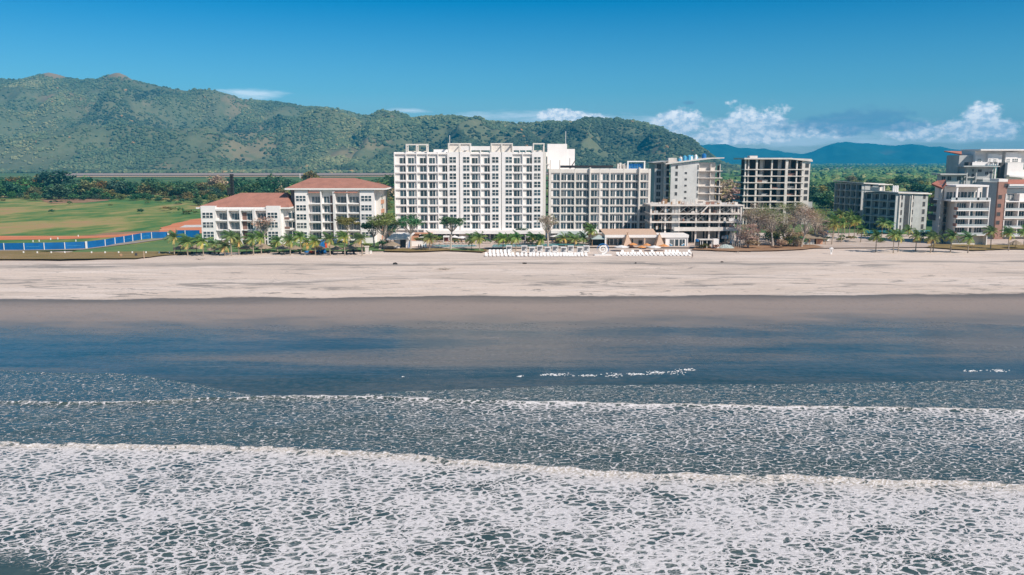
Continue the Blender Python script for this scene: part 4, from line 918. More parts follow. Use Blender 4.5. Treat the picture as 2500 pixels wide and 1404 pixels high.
# ---------------- dark open frame tower
def frame_tower():
    L = Loc(392, 1898); X, Z = L.X, L.Z; k = lambda v: 1560+v/4.68; q = lambda v: 360+v/4.68
    root = thing('unfinished_building', 'tall unfinished open concrete frame, dark inside, with flat white roof', 'building', L.loc())
    zs = [Z(q(v)) for v in (247, 323, 398, 470, 547, 618, 690, 765)]; x0, x1 = X(k(1200), 440), X(k(1950), 440); D = 18
    r = MB(); zt = Z(q(124)); r.box(X(k(1196), 390), X(k(1740), 390), -1.2, D, zt-0.5, zt+0.2); r.build('roof_slab', M['slab'], root)
    r = MB(); r.extrude_y([(X(k(1740), 390)+0.01, zt-0.52), (X(k(1978), 390), zt-1.6), (X(k(1978), 390), zt-0.9), (X(k(1960), 390), zt-0.3), (X(k(1740), 390)+0.01, zt+0.05)], -0.9, D-0.2); r.build('roof_slab', M['slab'], root)
    r = MB(); r.box(X(k(1300), 385), X(k(1390), 385), 5, 9, zt+0.2, zt+1.2); r.build('roof_house', M['slab'], root)
    for i, z in enumerate(zs):
        s = MB(); s.box(x0-(0.4 if i % 3 else 0), X(k(1880 if i < 6 else 1690), 440), -0.3, D-0.5, z-0.42, z); s.build('floor_slab', M['slab'], root)
    lv = [0]+zs[::-1]+[zt-0.1]; rng = random.Random(2)
    cols = [(1215, 0.5, 0.30), (1258, 1.5, 0.3), (1340, 0.0, 0.42), (1515, 0.2, 0.32), (1680, -0.35, 0.62), (1800, 0.2, 0.3), (1872, 0.0, 0.65)]
    for i in range(len(lv)-1):
        z0, z1 = lv[i]+0.002, lv[i+1]-0.422
        for c, y, hw in cols:
            if i < 2 and c > 1700: continue
            m = MB(); m.box(X(k(c), 440)-hw, X(k(c), 440)+hw, y, y+0.9, z0, z1); m.build('column', M['slab'], root)
        b = MB(); b.box(x0+0.5, X(k(1935), 440), 7.2, 7.6, z0, z1); b.build('back_wall', M['dark'], root)  # near-black wall behind each floor, painting its deep shade
        for a2, b2, yy in ((1395, 1430, 3.0), (1600, 1640, 2.6), (1440, 1470, 6), (1740, 1760, 4)):
            w = MB(); w.box(X(k(a2), 440), X(k(b2), 440), yy, yy+0.3, z0+0.001, z1-0.001); w.build('partition_wall', M['grey'], root)
        if i > 2:
            for a2, b2 in ((1360, 1420), (1420, 1485), (1540, 1600), (1705, 1790)):
                if rng.random() < 0.55:
                    h = rng.uniform(0.3, 1.2); w = MB(); w.box(X(k(a2), 440), X(k(b2), 440), 1.6, 1.9, z0+0.001, z0+h); w.build('stacked_boards', M[rng.choice(('grey', 'slab', 'grey', 'redbrown'))], root)
    s = MB(); s.box(X(k(1884), 440), x1, 0.1, 10, 0, zt-1.7); s.build('end_wall', M['slab'], root)
    for z in lv[3:-1]:
        window(root, X(k(1912), 440), 0.09, z+0.5, 1.9, 2.1, 'plain', 'window_opening', wmat=M['slab'], gmat=M['dark'])
    s = MB(); s.box(X(k(1930), 500), X(k(1985), 500), 0.5, 0.7, Z(q(692)), Z(q(620))); s.build('hoarding', M['greyblue'], root)
frame_tower()

# ---------------- low unfinished corner building (dark face and pale face)
def corner_unfinished(ground_px, label, rz, Lx, Ly, h0, h1, n, lit=True, name='unfinished_building'):
    P = gp(*ground_px); root = thing(name, label, 'building', (P.x, P.y, 0), rz)
    # local: corner at origin; pale face runs along +x (facing -y), dark face runs along +y (facing -x)
    fh = 3.3; b = MB()
    z = lambda x, y: h0+(h1-h0)*(x/(Lx) if Lx else 0)-(0 if not lit else 0) + 0.0*y
    b = MB(); b.box(0.5, Lx, 0, Ly, 0, n*fh-0.2); b.build('main_wall', M['grey'] if lit else M['greyblue'], root)
    r = MB(); ht = n*fh
    r.hexa([(-1.3, -1.0, ht-0.2), (Lx+1.0, -1.0, ht-1.0), (Lx+1.0, Ly+1, ht-1.0), (-1.3, Ly+1, ht+0.4), (-1.3, -1.0, ht+0.3), (Lx+1.0, -1.0, ht-0.5), (Lx+1.0, Ly+1, ht-0.4), (-1.3, Ly+1, ht+0.9)]); r.build('roof_slab', M['slab'], root)
    for i in range(n):
        z0 = i*fh; zt = (i+1)*fh-0.35
        s = MB(); s.box(-1.2, 0.49, 0.2, Ly, zt-0.25 if i < n-1 else zt-0.3, zt+0.05 if i < n-1 else zt-0.05); s.build('floor_slab', M['greyblue'], root)
        nb = max(3, int(Ly/3.6))
        for j in range(nb+1):
            y = 0.25+(Ly-0.8)*j/nb; c = MB(); c.box(-1.1, 0.48, y, y+0.35, z0-0.28 if i else 0, zt-0.31); c.build('column', M['greyblue'], root)
            if j < nb:
                o = window(root, 0.49, y+(Ly-0.8)/nb*0.5+0.2, z0+0.1, (Ly-0.8)/nb*(0.62 if j % 3 else 0.8), 2.3, 'two' if j % 3 else 'plain', 'window_opening', rz=-math.pi/2, wmat=M['greyblue'], gmat=M['dark'])
        for f, w in (((0.10, 1.2), (0.47, 1.0), (0.84, 1.9)) if lit else ((0.3, 1.5), (0.7, 1.5))):
            window(root, Lx*f+0.5, -0.01, z0+0.25, w, 2.3, 'plain', 'window_opening', wmat=M['slab'], gmat=M['dark'])
    if lit:
        for x0, x1 in ((0.52, Lx*0.30), (Lx*0.42, Lx)):
            p = MB(); p.box(x0, x0+0.001+0.6, -0.5, -0.02, 0, ht-1.2); p.build('pilaster', M['slab'], root)
        s = MB(); s.box(Lx*0.22, Lx*0.385, -0.03, 0.5, 0, ht-1.3); s.build('slot_shade_panel', M['dark'], root)  # flat near-black box on the face, painting the shade of a slot
    return root
def corner_blocks():
    t = MB(); r = corner_unfinished((2002+838/4.53, 564.5), 'unfinished grey block with one pale lit face and one dark windowed face', R(26), 19, 17.5, 0, 0, 5)
    for k in range(3):
        m = MB(); m.tube([(1.5+k*1.3, 4, 16.6), (1.5+k*1.3, 4, 19.2), (1.5+k*1.3, 4, 19.5)], [0.42, 0.42, 0.2], 8); m.build('roof_pipe', M['whiteplastic'], r)
    m = MB(); m.box(-3, 6, 8.0, 9.5, 19.6, 19.9); m.box(1.2, 1.6, 8.5, 8.9, 16.5, 19.59); m.build('roof_canopy', M['slab'], r)
    m = MB(); m.box(-0.9, 0.4, 9.0, 14, 16.9, 18.6); m.build('roof_house', M['slab'], r)
    r = corner_unfinished((2000+470/4.53, 551), 'dark shaded unfinished block behind the grey one, with a thin sloping roof', R(18), 12, 19, 0, 0, 6, lit=False)
corner_blocks()

# ---------------- finished apartments at the right edge
def right_block(label, Y, corner_px, rows, facade, roof_y, terrace=True):
    pass
def right_apartments():
    k = lambda v: 2000+v/4.53; q = lambda v: 350+v/4.53
    L = Loc(291, 2370); X, Z = L.X, L.Z
    root = thing('apartment_building', 'grey and cream apartment building with balconies, red roof and white roof terrace', 'building', L.loc())
    zs = [Z(q(v)) for v in (918, 826, 738, 628)]; x0, x1 = X(k(1525), 540), X(k(1870), 540)
    ztop = Z(q(462)); D = 13
    w = MB(); w.box(x0, x1-0.1, 2.2, D, 0, zs[3]-0.05); w.build('main_wall', M['cream'], root)
    # stair block with its corner towards the beach
    c = (X(k(1383), 560), 4.0); A = (pp(k(1268), 520, 306)[0]-L.x0, 15.0)
    s = MB(); zc = Z(q(515))+0.6; s.prism([A, c, (x0-0.02, 8.5), (x0-0.02, 17), (A[0]+3, 20)], 0, zc); s.build('stair_block', M['greyblue'], root)
    rf = MB(); oc = (c[0]-0.3, c[1]-1.2); a2 = (A[0]-1.8, A[1]-0.2); zt = zc+0.02
    rf.face([(*a2, zt+1.2), (*oc, zt), (X(k(1500), 460), 6, zt+1.8), (X(k(1660), 450), 16, zt+2.6), (A[0]+3, 20, zt+2.2)])
    for i in range(3):
        b = MB(); b.hexa([(A[0]-2.6, 13-.3*i, 14.6-3.1*i), (A[0]-.3, 9, 14.6-3.1*i), (A[0]+.2, 12, 14.6-3.1*i), (A[0]-1.6, 16, 14.6-3.1*i), (A[0]-2.6, 13-.3*i, 16.6-3.1*i), (A[0]-.3, 9, 16.6-3.1*i), (A[0]+.2, 12, 16.6-3.1*i), (A[0]-1.6, 16, 16.6-3.1*i)]); b.build('side_balcony', M['dark'], root); rf.face([(*a2, zt+1.2), (*a2, zt+0.6), (*oc, zt-0.6), (*oc, zt)]); rf.face([(*oc, zt), (*oc, zt-0.6), (X(k(1500), 460), 6, zt+1.2), (X(k(1500), 460), 6, zt+1.8)])
    rf.build('roof', M['roofr'], root)
    for i, z in enumerate(zs[:3]+[Z(q(1010))]):
        s = MB(); s.box(x0-0.4, x1, -0.2, 2.18, z-0.35, z); s.build('balcony_slab', M['white'], root)
        s = MB(); s.box(x0-0.35, x1-0.3, -0.15, -0.05, z+0.003, z+0.75); s.build('balcony_parapet', M['rail'], root)
        s = MB(); s.box(x0-0.41, x0-0.1, -0.19, 2.0, z+0.004, z+1.0); s.build('side_parapet', M['redbrown'], root)
        for f, wd, kd in ((0.20, 0.30, 'four'), (0.5, 0.19, 'two'), (0.79, 0.24, 'wide')): window(root, x0+(x1-x0)*f, 2.19, z+0.03, (x1-x0)*wd, 2.4, kd, 'balcony_door')
        s = MB(); s.box(x0+(x1-x0)*0.36, x0+(x1-x0)*0.36+0.25, -0.1, 2.17, z+0.005, z+2.9); s.build('divider_wall', M['white'], root)
        for px in (1497,): window(root, X(k(px), 540), 8.0-0.9, z+0.9, 1.8, 2.0, 'plain', wmat=M['greyblue'], gmat=M['dark'], rz=R(24))
    s = MB(); s.box(x1-0.28, x1, -0.25, 2.6, 0, zs[3]+0.6); s.build('end_wall', M['white'], root)
    # roof terrace with white pergola frame
    z = zs[3]; xt = X(k(1450), 500)
    s = MB(); s.box(xt, x1+0.1, -0.3, D-1, z-0.45, z); s.build('terrace_slab', M['white'], root)
    s = MB(); s.box(xt+0.2, x1-0.2, 5.0, D-1.2, z+0.002, ztop-0.9); s.build('terrace_wall', M['cream'], root)
    for i in range(5): window(root, xt+2+i*2.6, 4.99, z+0.05, 2.3, 2.7, 'two', 'terrace_door')
    for px, t in ((1512, 0.32), (1750, 0.38), (1848, 0.22)):
        s = MB(); x = X(k(px), 500); s.box(x-t, x+t, -0.2, 0.4, z+0.003, ztop-0.62); s.build('pergola_post', M['white'], root)
    s = MB(); s.box(X(k(1503), 460), X(k(1868), 460), -0.5, 12, ztop-0.6, ztop); s.build('roof_slab', M['white'], root)
    s = MB(); s.box(xt+0.1, x1, -0.2, -0.12, z+0.004, z+0.9); s.build('terrace_rail', M['rail'], root)
    # the brown tower building at the edge of the picture
    L = Loc(313, 2450); X, Z = L.X, L.Z
    root = thing('apartment_building', 'red brown walled apartment building with white balconies at the right edge', 'building', L.loc())
    x0, xb, x1 = X(k(1948), 540), X(k(2045), 540), X(k(2045), 540)+34; D = 16
    s = MB(); s.box(x0, xb-0.02, 0, 0.9, 0, Z(q(425))); s.build('brown_wall', M['redbrown'], root); s = MB(); s.box(x0+0.5, xb-0.03, 0.91, D, 0, Z(q(425))-0.3); s.build('side_wall', M['greyblue'], root)
    s = MB(); s.box(x0-0.06, xb+0.02, -0.06, 6.0, Z(q(425))+0.004, Z(q(393))); s.build('parapet', M['panel'], root)
    for v in (490, 617, 712, 806, 900): window(root, X(k(1975 if v > 500 else 2030), 540), -0.01, Z(q(v)), 1.5, 1.6, 'plain', wmat=M['redbrown'], gmat=M['dark'])
    s = MB(); s.box(xb, x1, 2.2, D, 0, Z(q(500))); s.build('main_wall', M['cream'], root)
    zs = [Z(q(v)) for v in (1020, 930, 825, 735, 640)]
    for i, z in enumerate(zs):
        s = MB(); s.box(xb-0.3, x1, -0.3, 2.18, z-0.32, z); s.build('balcony_slab', M['white'], root)
        if i < 4:
            s = MB(); s.box(xb-0.25, x1-0.1, -0.25, -0.15, z+0.003, z+0.7); s.build('balcony_parapet', M['rail'], root)
            for j in range(6): window(root, xb+2.4+j*5.2, 2.19, z+0.04, 3.9, 2.4, 'four', 'balcony_door')
        for j in range(7):
            s = MB(); x = xb-0.2+j*5.2; s.box(x-0.15, x+0.15, -0.22, 2.17, z+0.004, z+2.85); s.build('divider_wall', M['white'], root)
    z = zs[4]
    window(root, xb+2.3, 2.19, z+0.4, 4.0, 2.2, 'grid33'); s = MB(); s.box(xb+4.6, x1, 1.0, 2.17, z+0.005, z+2.9); s.build('upper_panel', M['white'], root)
    s = MB(); s.box(xb+0.2, x1, 2.0, 2.1, z+3.0, z+4.6); s.build('roof_glazing', M['rail'], root)
    s = MB(); s.box(X(k(2088), 455), x1, -0.9, 3.2, Z(q(470)), Z(q(452))); s.build('roof_slab', M['white'], root)
    s = MB(); s.face([(xb+0.2, -0.2, Z(q(450))), (x1, -0.2, Z(q(450))), (x1, 9, Z(q(405))), (xb+6, 9, Z(q(405)))]); s.face([(xb+0.2, -0.2, Z(q(450))), (xb+6, 9, Z(q(405))), (xb+0.2, 9, Z(q(450)))]); s.build('roof', M['roofr'], root)
    # stepped penthouses behind
    L = Loc(376, 2430); X, Z = L.X, L.Z
    root = thing('apartment_building', 'stepped white penthouse building with orange roof rising behind the balcony blocks', 'building', L.loc())
    g = lambda v: 2250+v/9.36; h = lambda v: 350+v/9.36
    s = MB(); s.box(X(g(985), 400), X(g(1300), 400), 5, 16, 0, Z(h(270))); s.build('side_wall', M['greyblue'], root)
    s = MB(); s.face([(X(g(880), 370), 14, Z(h(165))), (X(g(1035), 370), 4, Z(h(262))+0.3), (X(g(1240), 370), 12, Z(h(170)))]); s.face([(X(g(880), 370), 14, Z(h(165))), (X(g(880), 370), 14, Z(h(185))), (X(g(1035), 370), 4, Z(h(275))), (X(g(1035), 370), 4, Z(h(262))+0.3)]); s.build('roof', M['roofr'], root)
    s = MB(); s.box(X(g(1300), 400), X(2620, 400), 3.5, 15, Z(h(470)), Z(h(170))); s.build('main_wall', M['panel'], root)
    s = MB(); s.box(X(g(1318), 365), X(2620, 365), -1.2, 15.5, Z(h(168)), Z(h(133))); s.build('roof_slab', M['white'], root)
    for a, b, t, u, y in ((1290, 1460, 300, 430, 2.6), (1555, 1790, 235, 430, 1.6), (1790, 1885, 262, 440, 2.0), (1945, 2215, 205, 435, 1.2), (2216, 2315, 235, 435, 1.5)):
        s = MB(); s.box(X(g(a), 400), X(g(b), 400)-0.01, y, 3.48, Z(h(u)), Z(h(t))); s.build('bay_box', M['white'], root)
    for c, w, y in ((1385, 1.7, 2.59), (1605, 0.9, 1.59), (1715, 1.2, 1.59), (2010, 1.6, 1.19), (2165, 2.6, 1.19)): window(root, X(g(c), 400), y, Z(h(425)), w*0.62*1.6, 1.45, 'grid32')
    s = MB(); s.box(X(g(1105), 400), X(g(1450), 400), -2.0, -1.7, Z(h(505)), Z(h(428))); s.build('terrace_parapet', M['white'], root)
    s = MB(); s.box(X(g(1030), 400), X(g(1103), 400), -1.5, 2, Z(h(505)), Z(h(430))); s.build('planter', M['dark'], root)
    s = MB(); s.box(X(g(870), 405), X(g(1690), 405), -3.5, 6, Z(h(538)), Z(h(512))); s.build('lower_roof', M['greyblue'], root)
    s = MB(); s.box(X(g(985), 420), X(g(1640), 420), 0, 4.9, Z(h(950)), Z(h(540))); s.build('lower_wall', M['greyblue'], root)
    s = MB(); s.box(X(g(380), 425), X(g(985), 425), -2.0, 6, Z(h(722)), Z(h(690))); s.build('lower_roof', M['greyblue'], root)
    s = MB(); s.box(X(g(480), 435), X(g(970), 435), 0.5, 5, 0, Z(h(724))); s.build('lower_wall', M['greyblue'], root)
    for px, v, w, hh in ((1060, 770, 1.0, 1.4), (1160, 650, 0.9, 1.3), (1165, 770, 1.2, 1.5), (1320, 660, 1.8, 1.3), (1480, 720, 1.6, 1.5), (1580, 690, 1.6, 1.0)): window(root, X(g(px), 430), -0.01, Z(h(v)), w, hh, 'two', wmat=M['greyblue'], gmat=M['dark'])
    for px, v in ((510, 850), (640, 850), (860, 850)): window(root, X(g(px), 440), 0.49, Z(h(v)), 1.8, 1.9, 'two', wmat=M['greyblue'], gmat=M['dark'])
    s = MB(); s.box(X(g(1000), 435), X(g(1260), 435), -1.0, -0.05, Z(h(790)), Z(h(768))); s.build('balcony_slab', M['greyblue'], root)
    for px in (1000, 1210, 1640):
        s = MB(); s.box(X(g(px), 430)-0.25, X(g(px), 430)+0.25, -1.4, -0.9, Z(h(950)), Z(h(540))); s.build('post', M['greyblue'] if px < 1600 else M['white'], root)
    s = MB(); s.box(X(g(1260), 438), X(g(1700), 438), -5, -0.1, 0, Z(h(820))); s.build('front_block', M['greyblue'], root)
    s = MB(); s.box(X(g(1260), 438)-0.05, X(g(1700), 438)+0.05, -5.05, -4.8, Z(h(820))+0.004, Z(h(800))); s.build('coping', M['white'], root)
    s = MB(); s.box(X(g(1855), 430), X(g(2215), 430), -3.0, 1.1, 0, Z(h(440))); s.build('tower_wall', M['panel'], root)
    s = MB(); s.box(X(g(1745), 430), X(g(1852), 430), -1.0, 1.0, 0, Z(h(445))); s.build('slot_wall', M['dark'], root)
    s = MB(); s.box(X(g(2217), 430), X(2620, 430), -2.4, 1.1, 0, Z(h(600))); s.build('wing_wall', M['panel'], root)
    s = MB(); s.extrude_y([(X(g(1790), 430), Z(h(750))), (X(2560, 440), Z(h(860))), (X(2560, 440), Z(h(830))), (X(g(1790), 430), Z(h(716)))], -7, -3.05); s.build('wing_roof', M['white'], root)
    for k2 in range(5):
        s = MB(); x = X(g(1450+k2*52), 400); s.tube([(x, -2.6, Z(h(500))), (x, -2.6, Z(h(470 if k2 % 2 else 440)))], 0.35, 8); s.build('roof_duct', M['white'], root)
right_apartments()

# ---------------- beach club
def beach_club():
    L = Loc(287.5, 1580); X, Z = L.X, L.Z; k = lambda v: 1430+v/8.62; q = lambda v: 550+v/8.62
    root = thing('beach_club', 'long low cream beach bar with tan sloping roof and glass doors', 'pavilion', L.loc())
    x0, x1 = X(k(400), 590), X(k(2150), 590); zf0, zf1 = Z(q(258)), Z(q(200)); D = 9
    s = MB(); s.box(x0, x1+0.2, -0.4, D, zf0, zf1); s.build('fascia', M['white'], root)
    r = MB(); zt = zf1+0.9
    r.face([(x0, -0.3, zf1+0.01), (X(k(1500), 590), -0.3, zf1+0.01), (X(k(1490), 590), 7.5, zt+0.6), (x0-1.2, 7.5, zt+0.6)]); r.face([(x0-1.2, 7.5, zt+0.6), (X(k(1490), 590), 7.5, zt+0.6), (X(k(1490), 590), 8.8, zf1+0.02), (x0-1.2, 8.8, zf1+0.02)]); r.face([(X(k(1500), 590), -0.3, zf1+0.01), (X(k(1490), 590), 8.8, zf1+0.01), (X(k(1490), 590), 7.5, zt+0.6)]); r.build('sloping_roof', M['canvas'], root)
    w = MB(); w.box(x0+0.3, X(k(1680), 590), 3.0, 3.3, 0.3, zf0-0.002); w.build('back_wall', M['cream'], root)
    s = MB(); s.box(x0, x0+0.55, -0.3, 0.4, 0.3, zf0-0.002); s.build('corner_pier', M['white'], root)
    s = MB(); s.box(X(k(1225), 590), X(k(1252), 590), -0.2, 0.2, 0.3, zf0-0.002); s.build('column', M['canvas'], root)
    for a, b in ((435, 520), (525, 605), (612, 692), (705, 790), (980, 1030)): window(root, X(k((a+b)/2), 590), 2.99, 0.45, (b-a)/8.62/6.95, 2.25, 'plain', 'glazed_door')
    s = MB(); s.box(X(k(1140), 590), X(k(1220), 590), 2.6, 2.98, 0.9, 2.1); s.build('bar_counter', M['dark'], root)
    s = MB(); s.box(X(k(1680), 590), x1-0.3, 0, D-0.5, 0.3, zf0-0.003); s.build('end_block', M['white'], root)
    for i, (a, b) in enumerate(((1765, 1862), (1875, 1955), (1968, 2090))):
        o = window(root, X(k((a+b)/2), 590), -0.01, 0.32, (b-a)/8.62/6.95, 2.5, 'two' if i != 1 else 'plain', 'glass_door')
        if i != 1:   # the painted wave mark at the foot of the glass
            for j, (mm, dy) in enumerate((('whiteplastic', 0.5), ('blueplastic', 0.12), ('skyblue', -0.12))):
                v = MB(); c = X(k(1795 if i == 0 else 2048), 590); n = 14; up = []; lo = []
                for t in range(n+1):
                    f = t/n; xx = c-0.62+1.24*f; z = 0.75+0.26*math.sin(f*2*math.pi*1.0+(0.4 if i == 0 else 3.2))*math.sin(math.pi*f)**0.5
                    up.append((xx, -0.12-j*0.01, z+dy*0.5+0.17*math.sin(math.pi*f))); lo.append((xx, -0.12-j*0.01, z+dy*0.5-0.17*math.sin(math.pi*f)))
                for t in range(n): v.face([lo[t], lo[t+1], up[t+1], up[t]])
                v.build('wave_mark', M[mm], root)
    s = MB(); s.box(x1-0.28, x1-0.02, -0.3, 0.1, 0.3, zf0-0.003); s.build('corner_post', M['white'], root)
    s = MB(); s.box(x0-0.5, x1+0.6, -1.6, D, 0.05, 0.29); s.build('floor_deck', g_pave, root)
    # timber lean-to at its left end
    root = thing('garden_pavilion', 'small timber pavilion with pale pyramid roof beside the cream beach bar', 'pavilion', (pp(1300+690/4.2548, 590, 290)[0], 290, 0))
    p = MB(); e = 2.9; zt = 4.2
    for sx in (-1, 1):
        for sy in (-1, 1):
            c = MB(); c.box(sx*2.6-0.1, sx*2.6+0.1, sy*2.4-0.1, sy*2.4+0.1, 0.3, 2.75); c.build('post', M['timber'], root)
    cs = [(-e, -e, 2.8), (e, -e, 2.8), (e, e, 2.8), (-e, e, 2.8)]
    for i in range(4): p.face([cs[i], cs[(i+1) % 4], (0, 0, zt)])
    p.build('roof', M['hut'], root); p = MB(); p.box(-2.2, 2.2, 1.2, 1.4, 0.3, 2.6); p.build('screen', M['dark'], root)
beach_club()
# ================================================================== PLANTS
def rot_to(n, up=(0, 0, 1)):
    return Vector(n).to_track_quat('Z', 'Y')
def leaf_quads(rng, C, S, tint, flat=0.5):
    """one bent leaf spray per centre: two-triangle quads with random lean"""
    n = len(C); a = rng.uniform(0, 2*np.pi, n); tilt = rng.normal(0, flat, n)
    u = np.stack([np.cos(a), np.sin(a), rng.normal(0, 0.35, n)], -1); v = np.stack([-np.sin(a)*np.cos(tilt), np.cos(a)*np.cos(tilt), np.sin(tilt)], -1)
    s = S[:, None]; r = rng.uniform(0.6, 1.2, (n, 4))
    V = np.stack([C-u*s*r[:, :1], C-v*s*0.6*r[:, 1:2], C+u*s*r[:, 2:3], C+v*s*0.6*r[:, 3:4]], 1).reshape(-1, 3)
    F = np.arange(n*4).reshape(-1, 4); return V, F, np.repeat(tint, 4)
def make_tree(seed, H, Rad, th, nclump, nleaf, ls, crown_mat, flat=0.6, sparse=False, full=False, bark='bark', limbs=True, twigs=0):
    """returns (trunk mesh, crown mesh): tapered trunk with forking limbs, crown of leaf sprays gathered in uneven clumps"""
    rng = np.random.RandomState(seed); rd = random.Random(seed); t = MB()
    lean = Vector((rd.uniform(-.06, .06), rd.uniform(-.06, .06), 0))*H
    top = Vector((lean.x, lean.y, th)); r0 = 0.022*H+0.06
    t.tube([(0, 0, -0.3), (lean.x*0.3, lean.y*0.3, th*0.5), top], [r0*1.25, r0, r0*0.8], 6)
    cs = []; ga = 2.399963
    for i in range(nclump):
        f = (i+0.5)/nclump; ang = i*ga+rd.uniform(-.4, .4); rr = Rad*math.sqrt(f)*rd.uniform(0.62, 0.95)
        zz = th + (H-th)*(0.30+0.62*math.sqrt(max(0, 1-(rr/Rad)**2))*rd.uniform(0.6, 1.0)+rd.uniform(-.1, .08))
        if full: zz = H*(0.12+0.76*math.sqrt(max(0, 1-(rr/Rad)**2))*(((i*7) % nclump)/nclump*0.75+0.25))
        cs.append(Vector((math.cos(ang)*rr+lean.x, math.sin(ang)*rr+lean.y, zz)))
    if limbs:
        for i, c in enumerate(cs):
            m = top.lerp(c, 0.5)+Vector((rd.uniform(-.1, .1), rd.uniform(-.1, .1), rd.uniform(-.12, .02)))*Rad
            t.tube([top, m, c], [r0*0.55, r0*0.33, r0*0.12], 4, cap=False)
            for k in range(twigs):
                d = Vector((rd.gauss(0, 1), rd.gauss(0, 1), rd.uniform(-.1, 1.2))).normalized()*Rad*rd.uniform(0.25, 0.55); s = m.lerp(c, rd.uniform(0.1, 1))
                e = s+d; t.tube([s, s.lerp(e, .5)+Vector((rd.uniform(-.1, .1), rd.uniform(-.1, .1), .08))*Rad*0.4, e], [r0*0.2, r0*0.13, r0*0.05], 3, cap=False)
    Cs = []; T = []; S = []
    for i, c in enumerate(cs):
        k = int(nleaf*rd.uniform(0.6, 1.4)/nclump); R = Rad*rd.uniform(0.26, 0.46)
        d = rng.normal(size=(k, 3)); d /= np.linalg.norm(d, axis=1)[:, None]; d *= (rng.uniform(0, 1, (k, 1))**0.4)*R*np.array([1.15, 1.15, flat])
        Cs.append(np.array(c)+d); T.append(np.clip(rd.uniform(0.15, 0.85)+rng.normal(0, 0.13, k), 0, 1)); S.append(rng.uniform(0.6, 1.3, k)*ls)
    V, F, ti = leaf_quads(rng, np.concatenate(Cs), np.concatenate(S), np.concatenate(T))
    return t.mesh('trunk', M[bark]), np_mesh('crown', V, F, crown_mat, tint=ti)
def tree_thing(name, label, cat, meshes, loc, rz=0.0, sc=1.0, group=None):
    o = thing(name, label, cat, loc, rz, group); o.scale = (sc, sc, sc) if not isinstance(sc, tuple) else sc
    link('trunk', meshes[0], o); link('crown', meshes[1], o); return o
def make_palm(seed, h, nf=20, fl=3.3, young=False):
    rng = np.random.RandomState(seed); rd = random.Random(seed); t = MB()
    lx, ly = rd.uniform(-.5, .5), rd.uniform(-.3, .3); top = Vector((lx, ly, h))
    t.tube([(0, 0, -0.2), (lx*0.15, ly*0.15, h*0.08), (lx*0.3, ly*0.3, h*0.35), (lx*0.65, ly*0.65, h*0.7), top], [0.28, 0.19, 0.155, 0.14, 0.13], 7)
    b = MB()
    for k in range(7): b.tube([top+Vector((0, 0, -0.1)), top+Vector((math.cos(k*0.9)*0.22, math.sin(k*0.9)*0.22, 0.25))], [0.16, 0.10], 4)
    V = []; F = []; T = []
    for i in range(nf):
        f = i/(nf-1); az = i*2.39996+rd.uniform(-.25, .25); el = R(84-98*f**0.9+rd.uniform(-8, 8)); L = fl*rd.uniform(0.85, 1.1)*(0.82+0.3*math.sin(math.pi*min(1, f+0.15)))
        n = 13; p = top+Vector((0, 0, 0.15)); d = Vector((math.cos(az)*math.cos(el), math.sin(az)*math.cos(el), math.sin(el))); side = Vector((-math.sin(az), math.cos(az), 0)); tint = 0.18+0.62*f**1.4+rd.uniform(-.12, .12)
        if f > 0.86 and rd.random() < 0.7: tint = 0.95
        pts = []
        for k in range(n):
            pts.append((p.copy(), d.copy())); p = p+d*(L/n); d = (d+Vector((-0.08, 0, -0.095-0.045*f))).normalized()
        for k, (q, dd) in enumerate(pts):          # rachis
            if k+1 < n:
                w = 0.05*(1-k/n)+0.015; a, c = q, pts[k+1][0]; z = len(V); V += [a-side*w, a+side*w, c+side*w, c-side*w]; F.append((z, z+1, z+2, z+3)); T += [min(1, tint+0.3)]*4
            if k == 0: continue
            ll = L*0.30*math.sin(math.pi*(0.12+0.80*k/n))**0.7+0.10; up = side.cross(dd)
            for s in (-1, 1):
                for e in (0.0, 0.5):
                    o = q+dd*(L/n*e); dr = (side*s*0.80+dd*0.55+Vector((0, 0, -0.38-0.2*f))).normalized(); tip = o+dr*ll*rd.uniform(0.85, 1.1); w = dd*0.06
                    z = len(V); V += [o-w, o+w, tip+w*0.4, tip-w*0.25]; F.append((z, z+1, z+2, z+3)); T += [min(1, max(0, tint+rd.uniform(-.1, .1)))]*4
    return t.mesh('trunk', M['trunk']), np_mesh('crown', np.array([tuple(v) for v in V]), np.array(F), M['frond'], tint=np.array(T)), b.mesh('crown_shaft', M['frond'] if False else M['trunk'])
PALMS = {}
def palm(px, pyb, pyc, label, group, rd, short=False):
    P = gp(px, pyb); h = max(1.2, (pyb-pyc)/FP*P.y*1.0); key = (min(7, max(1.5, round(h*2)/2)), rd.randrange(3))
    if key not in PALMS: PALMS[key] = make_palm(int(key[0]*10)+key[1]*101, key[0], 16 if key[0] < 3.6 else 19, 3.0 if key[0] < 3.6 else 3.2)
    m = PALMS[key]; o = thing('coconut_palm', label, 'palm tree', P, rd.uniform(-0.6, 0.6), group); s = rd.uniform(0.92, 1.1); o.scale = (s, s, h/key[0]*1.0 if abs(h/key[0]-1) < 0.25 else s)
    link('trunk', m[0], o); link('crown', m[1], o); return o
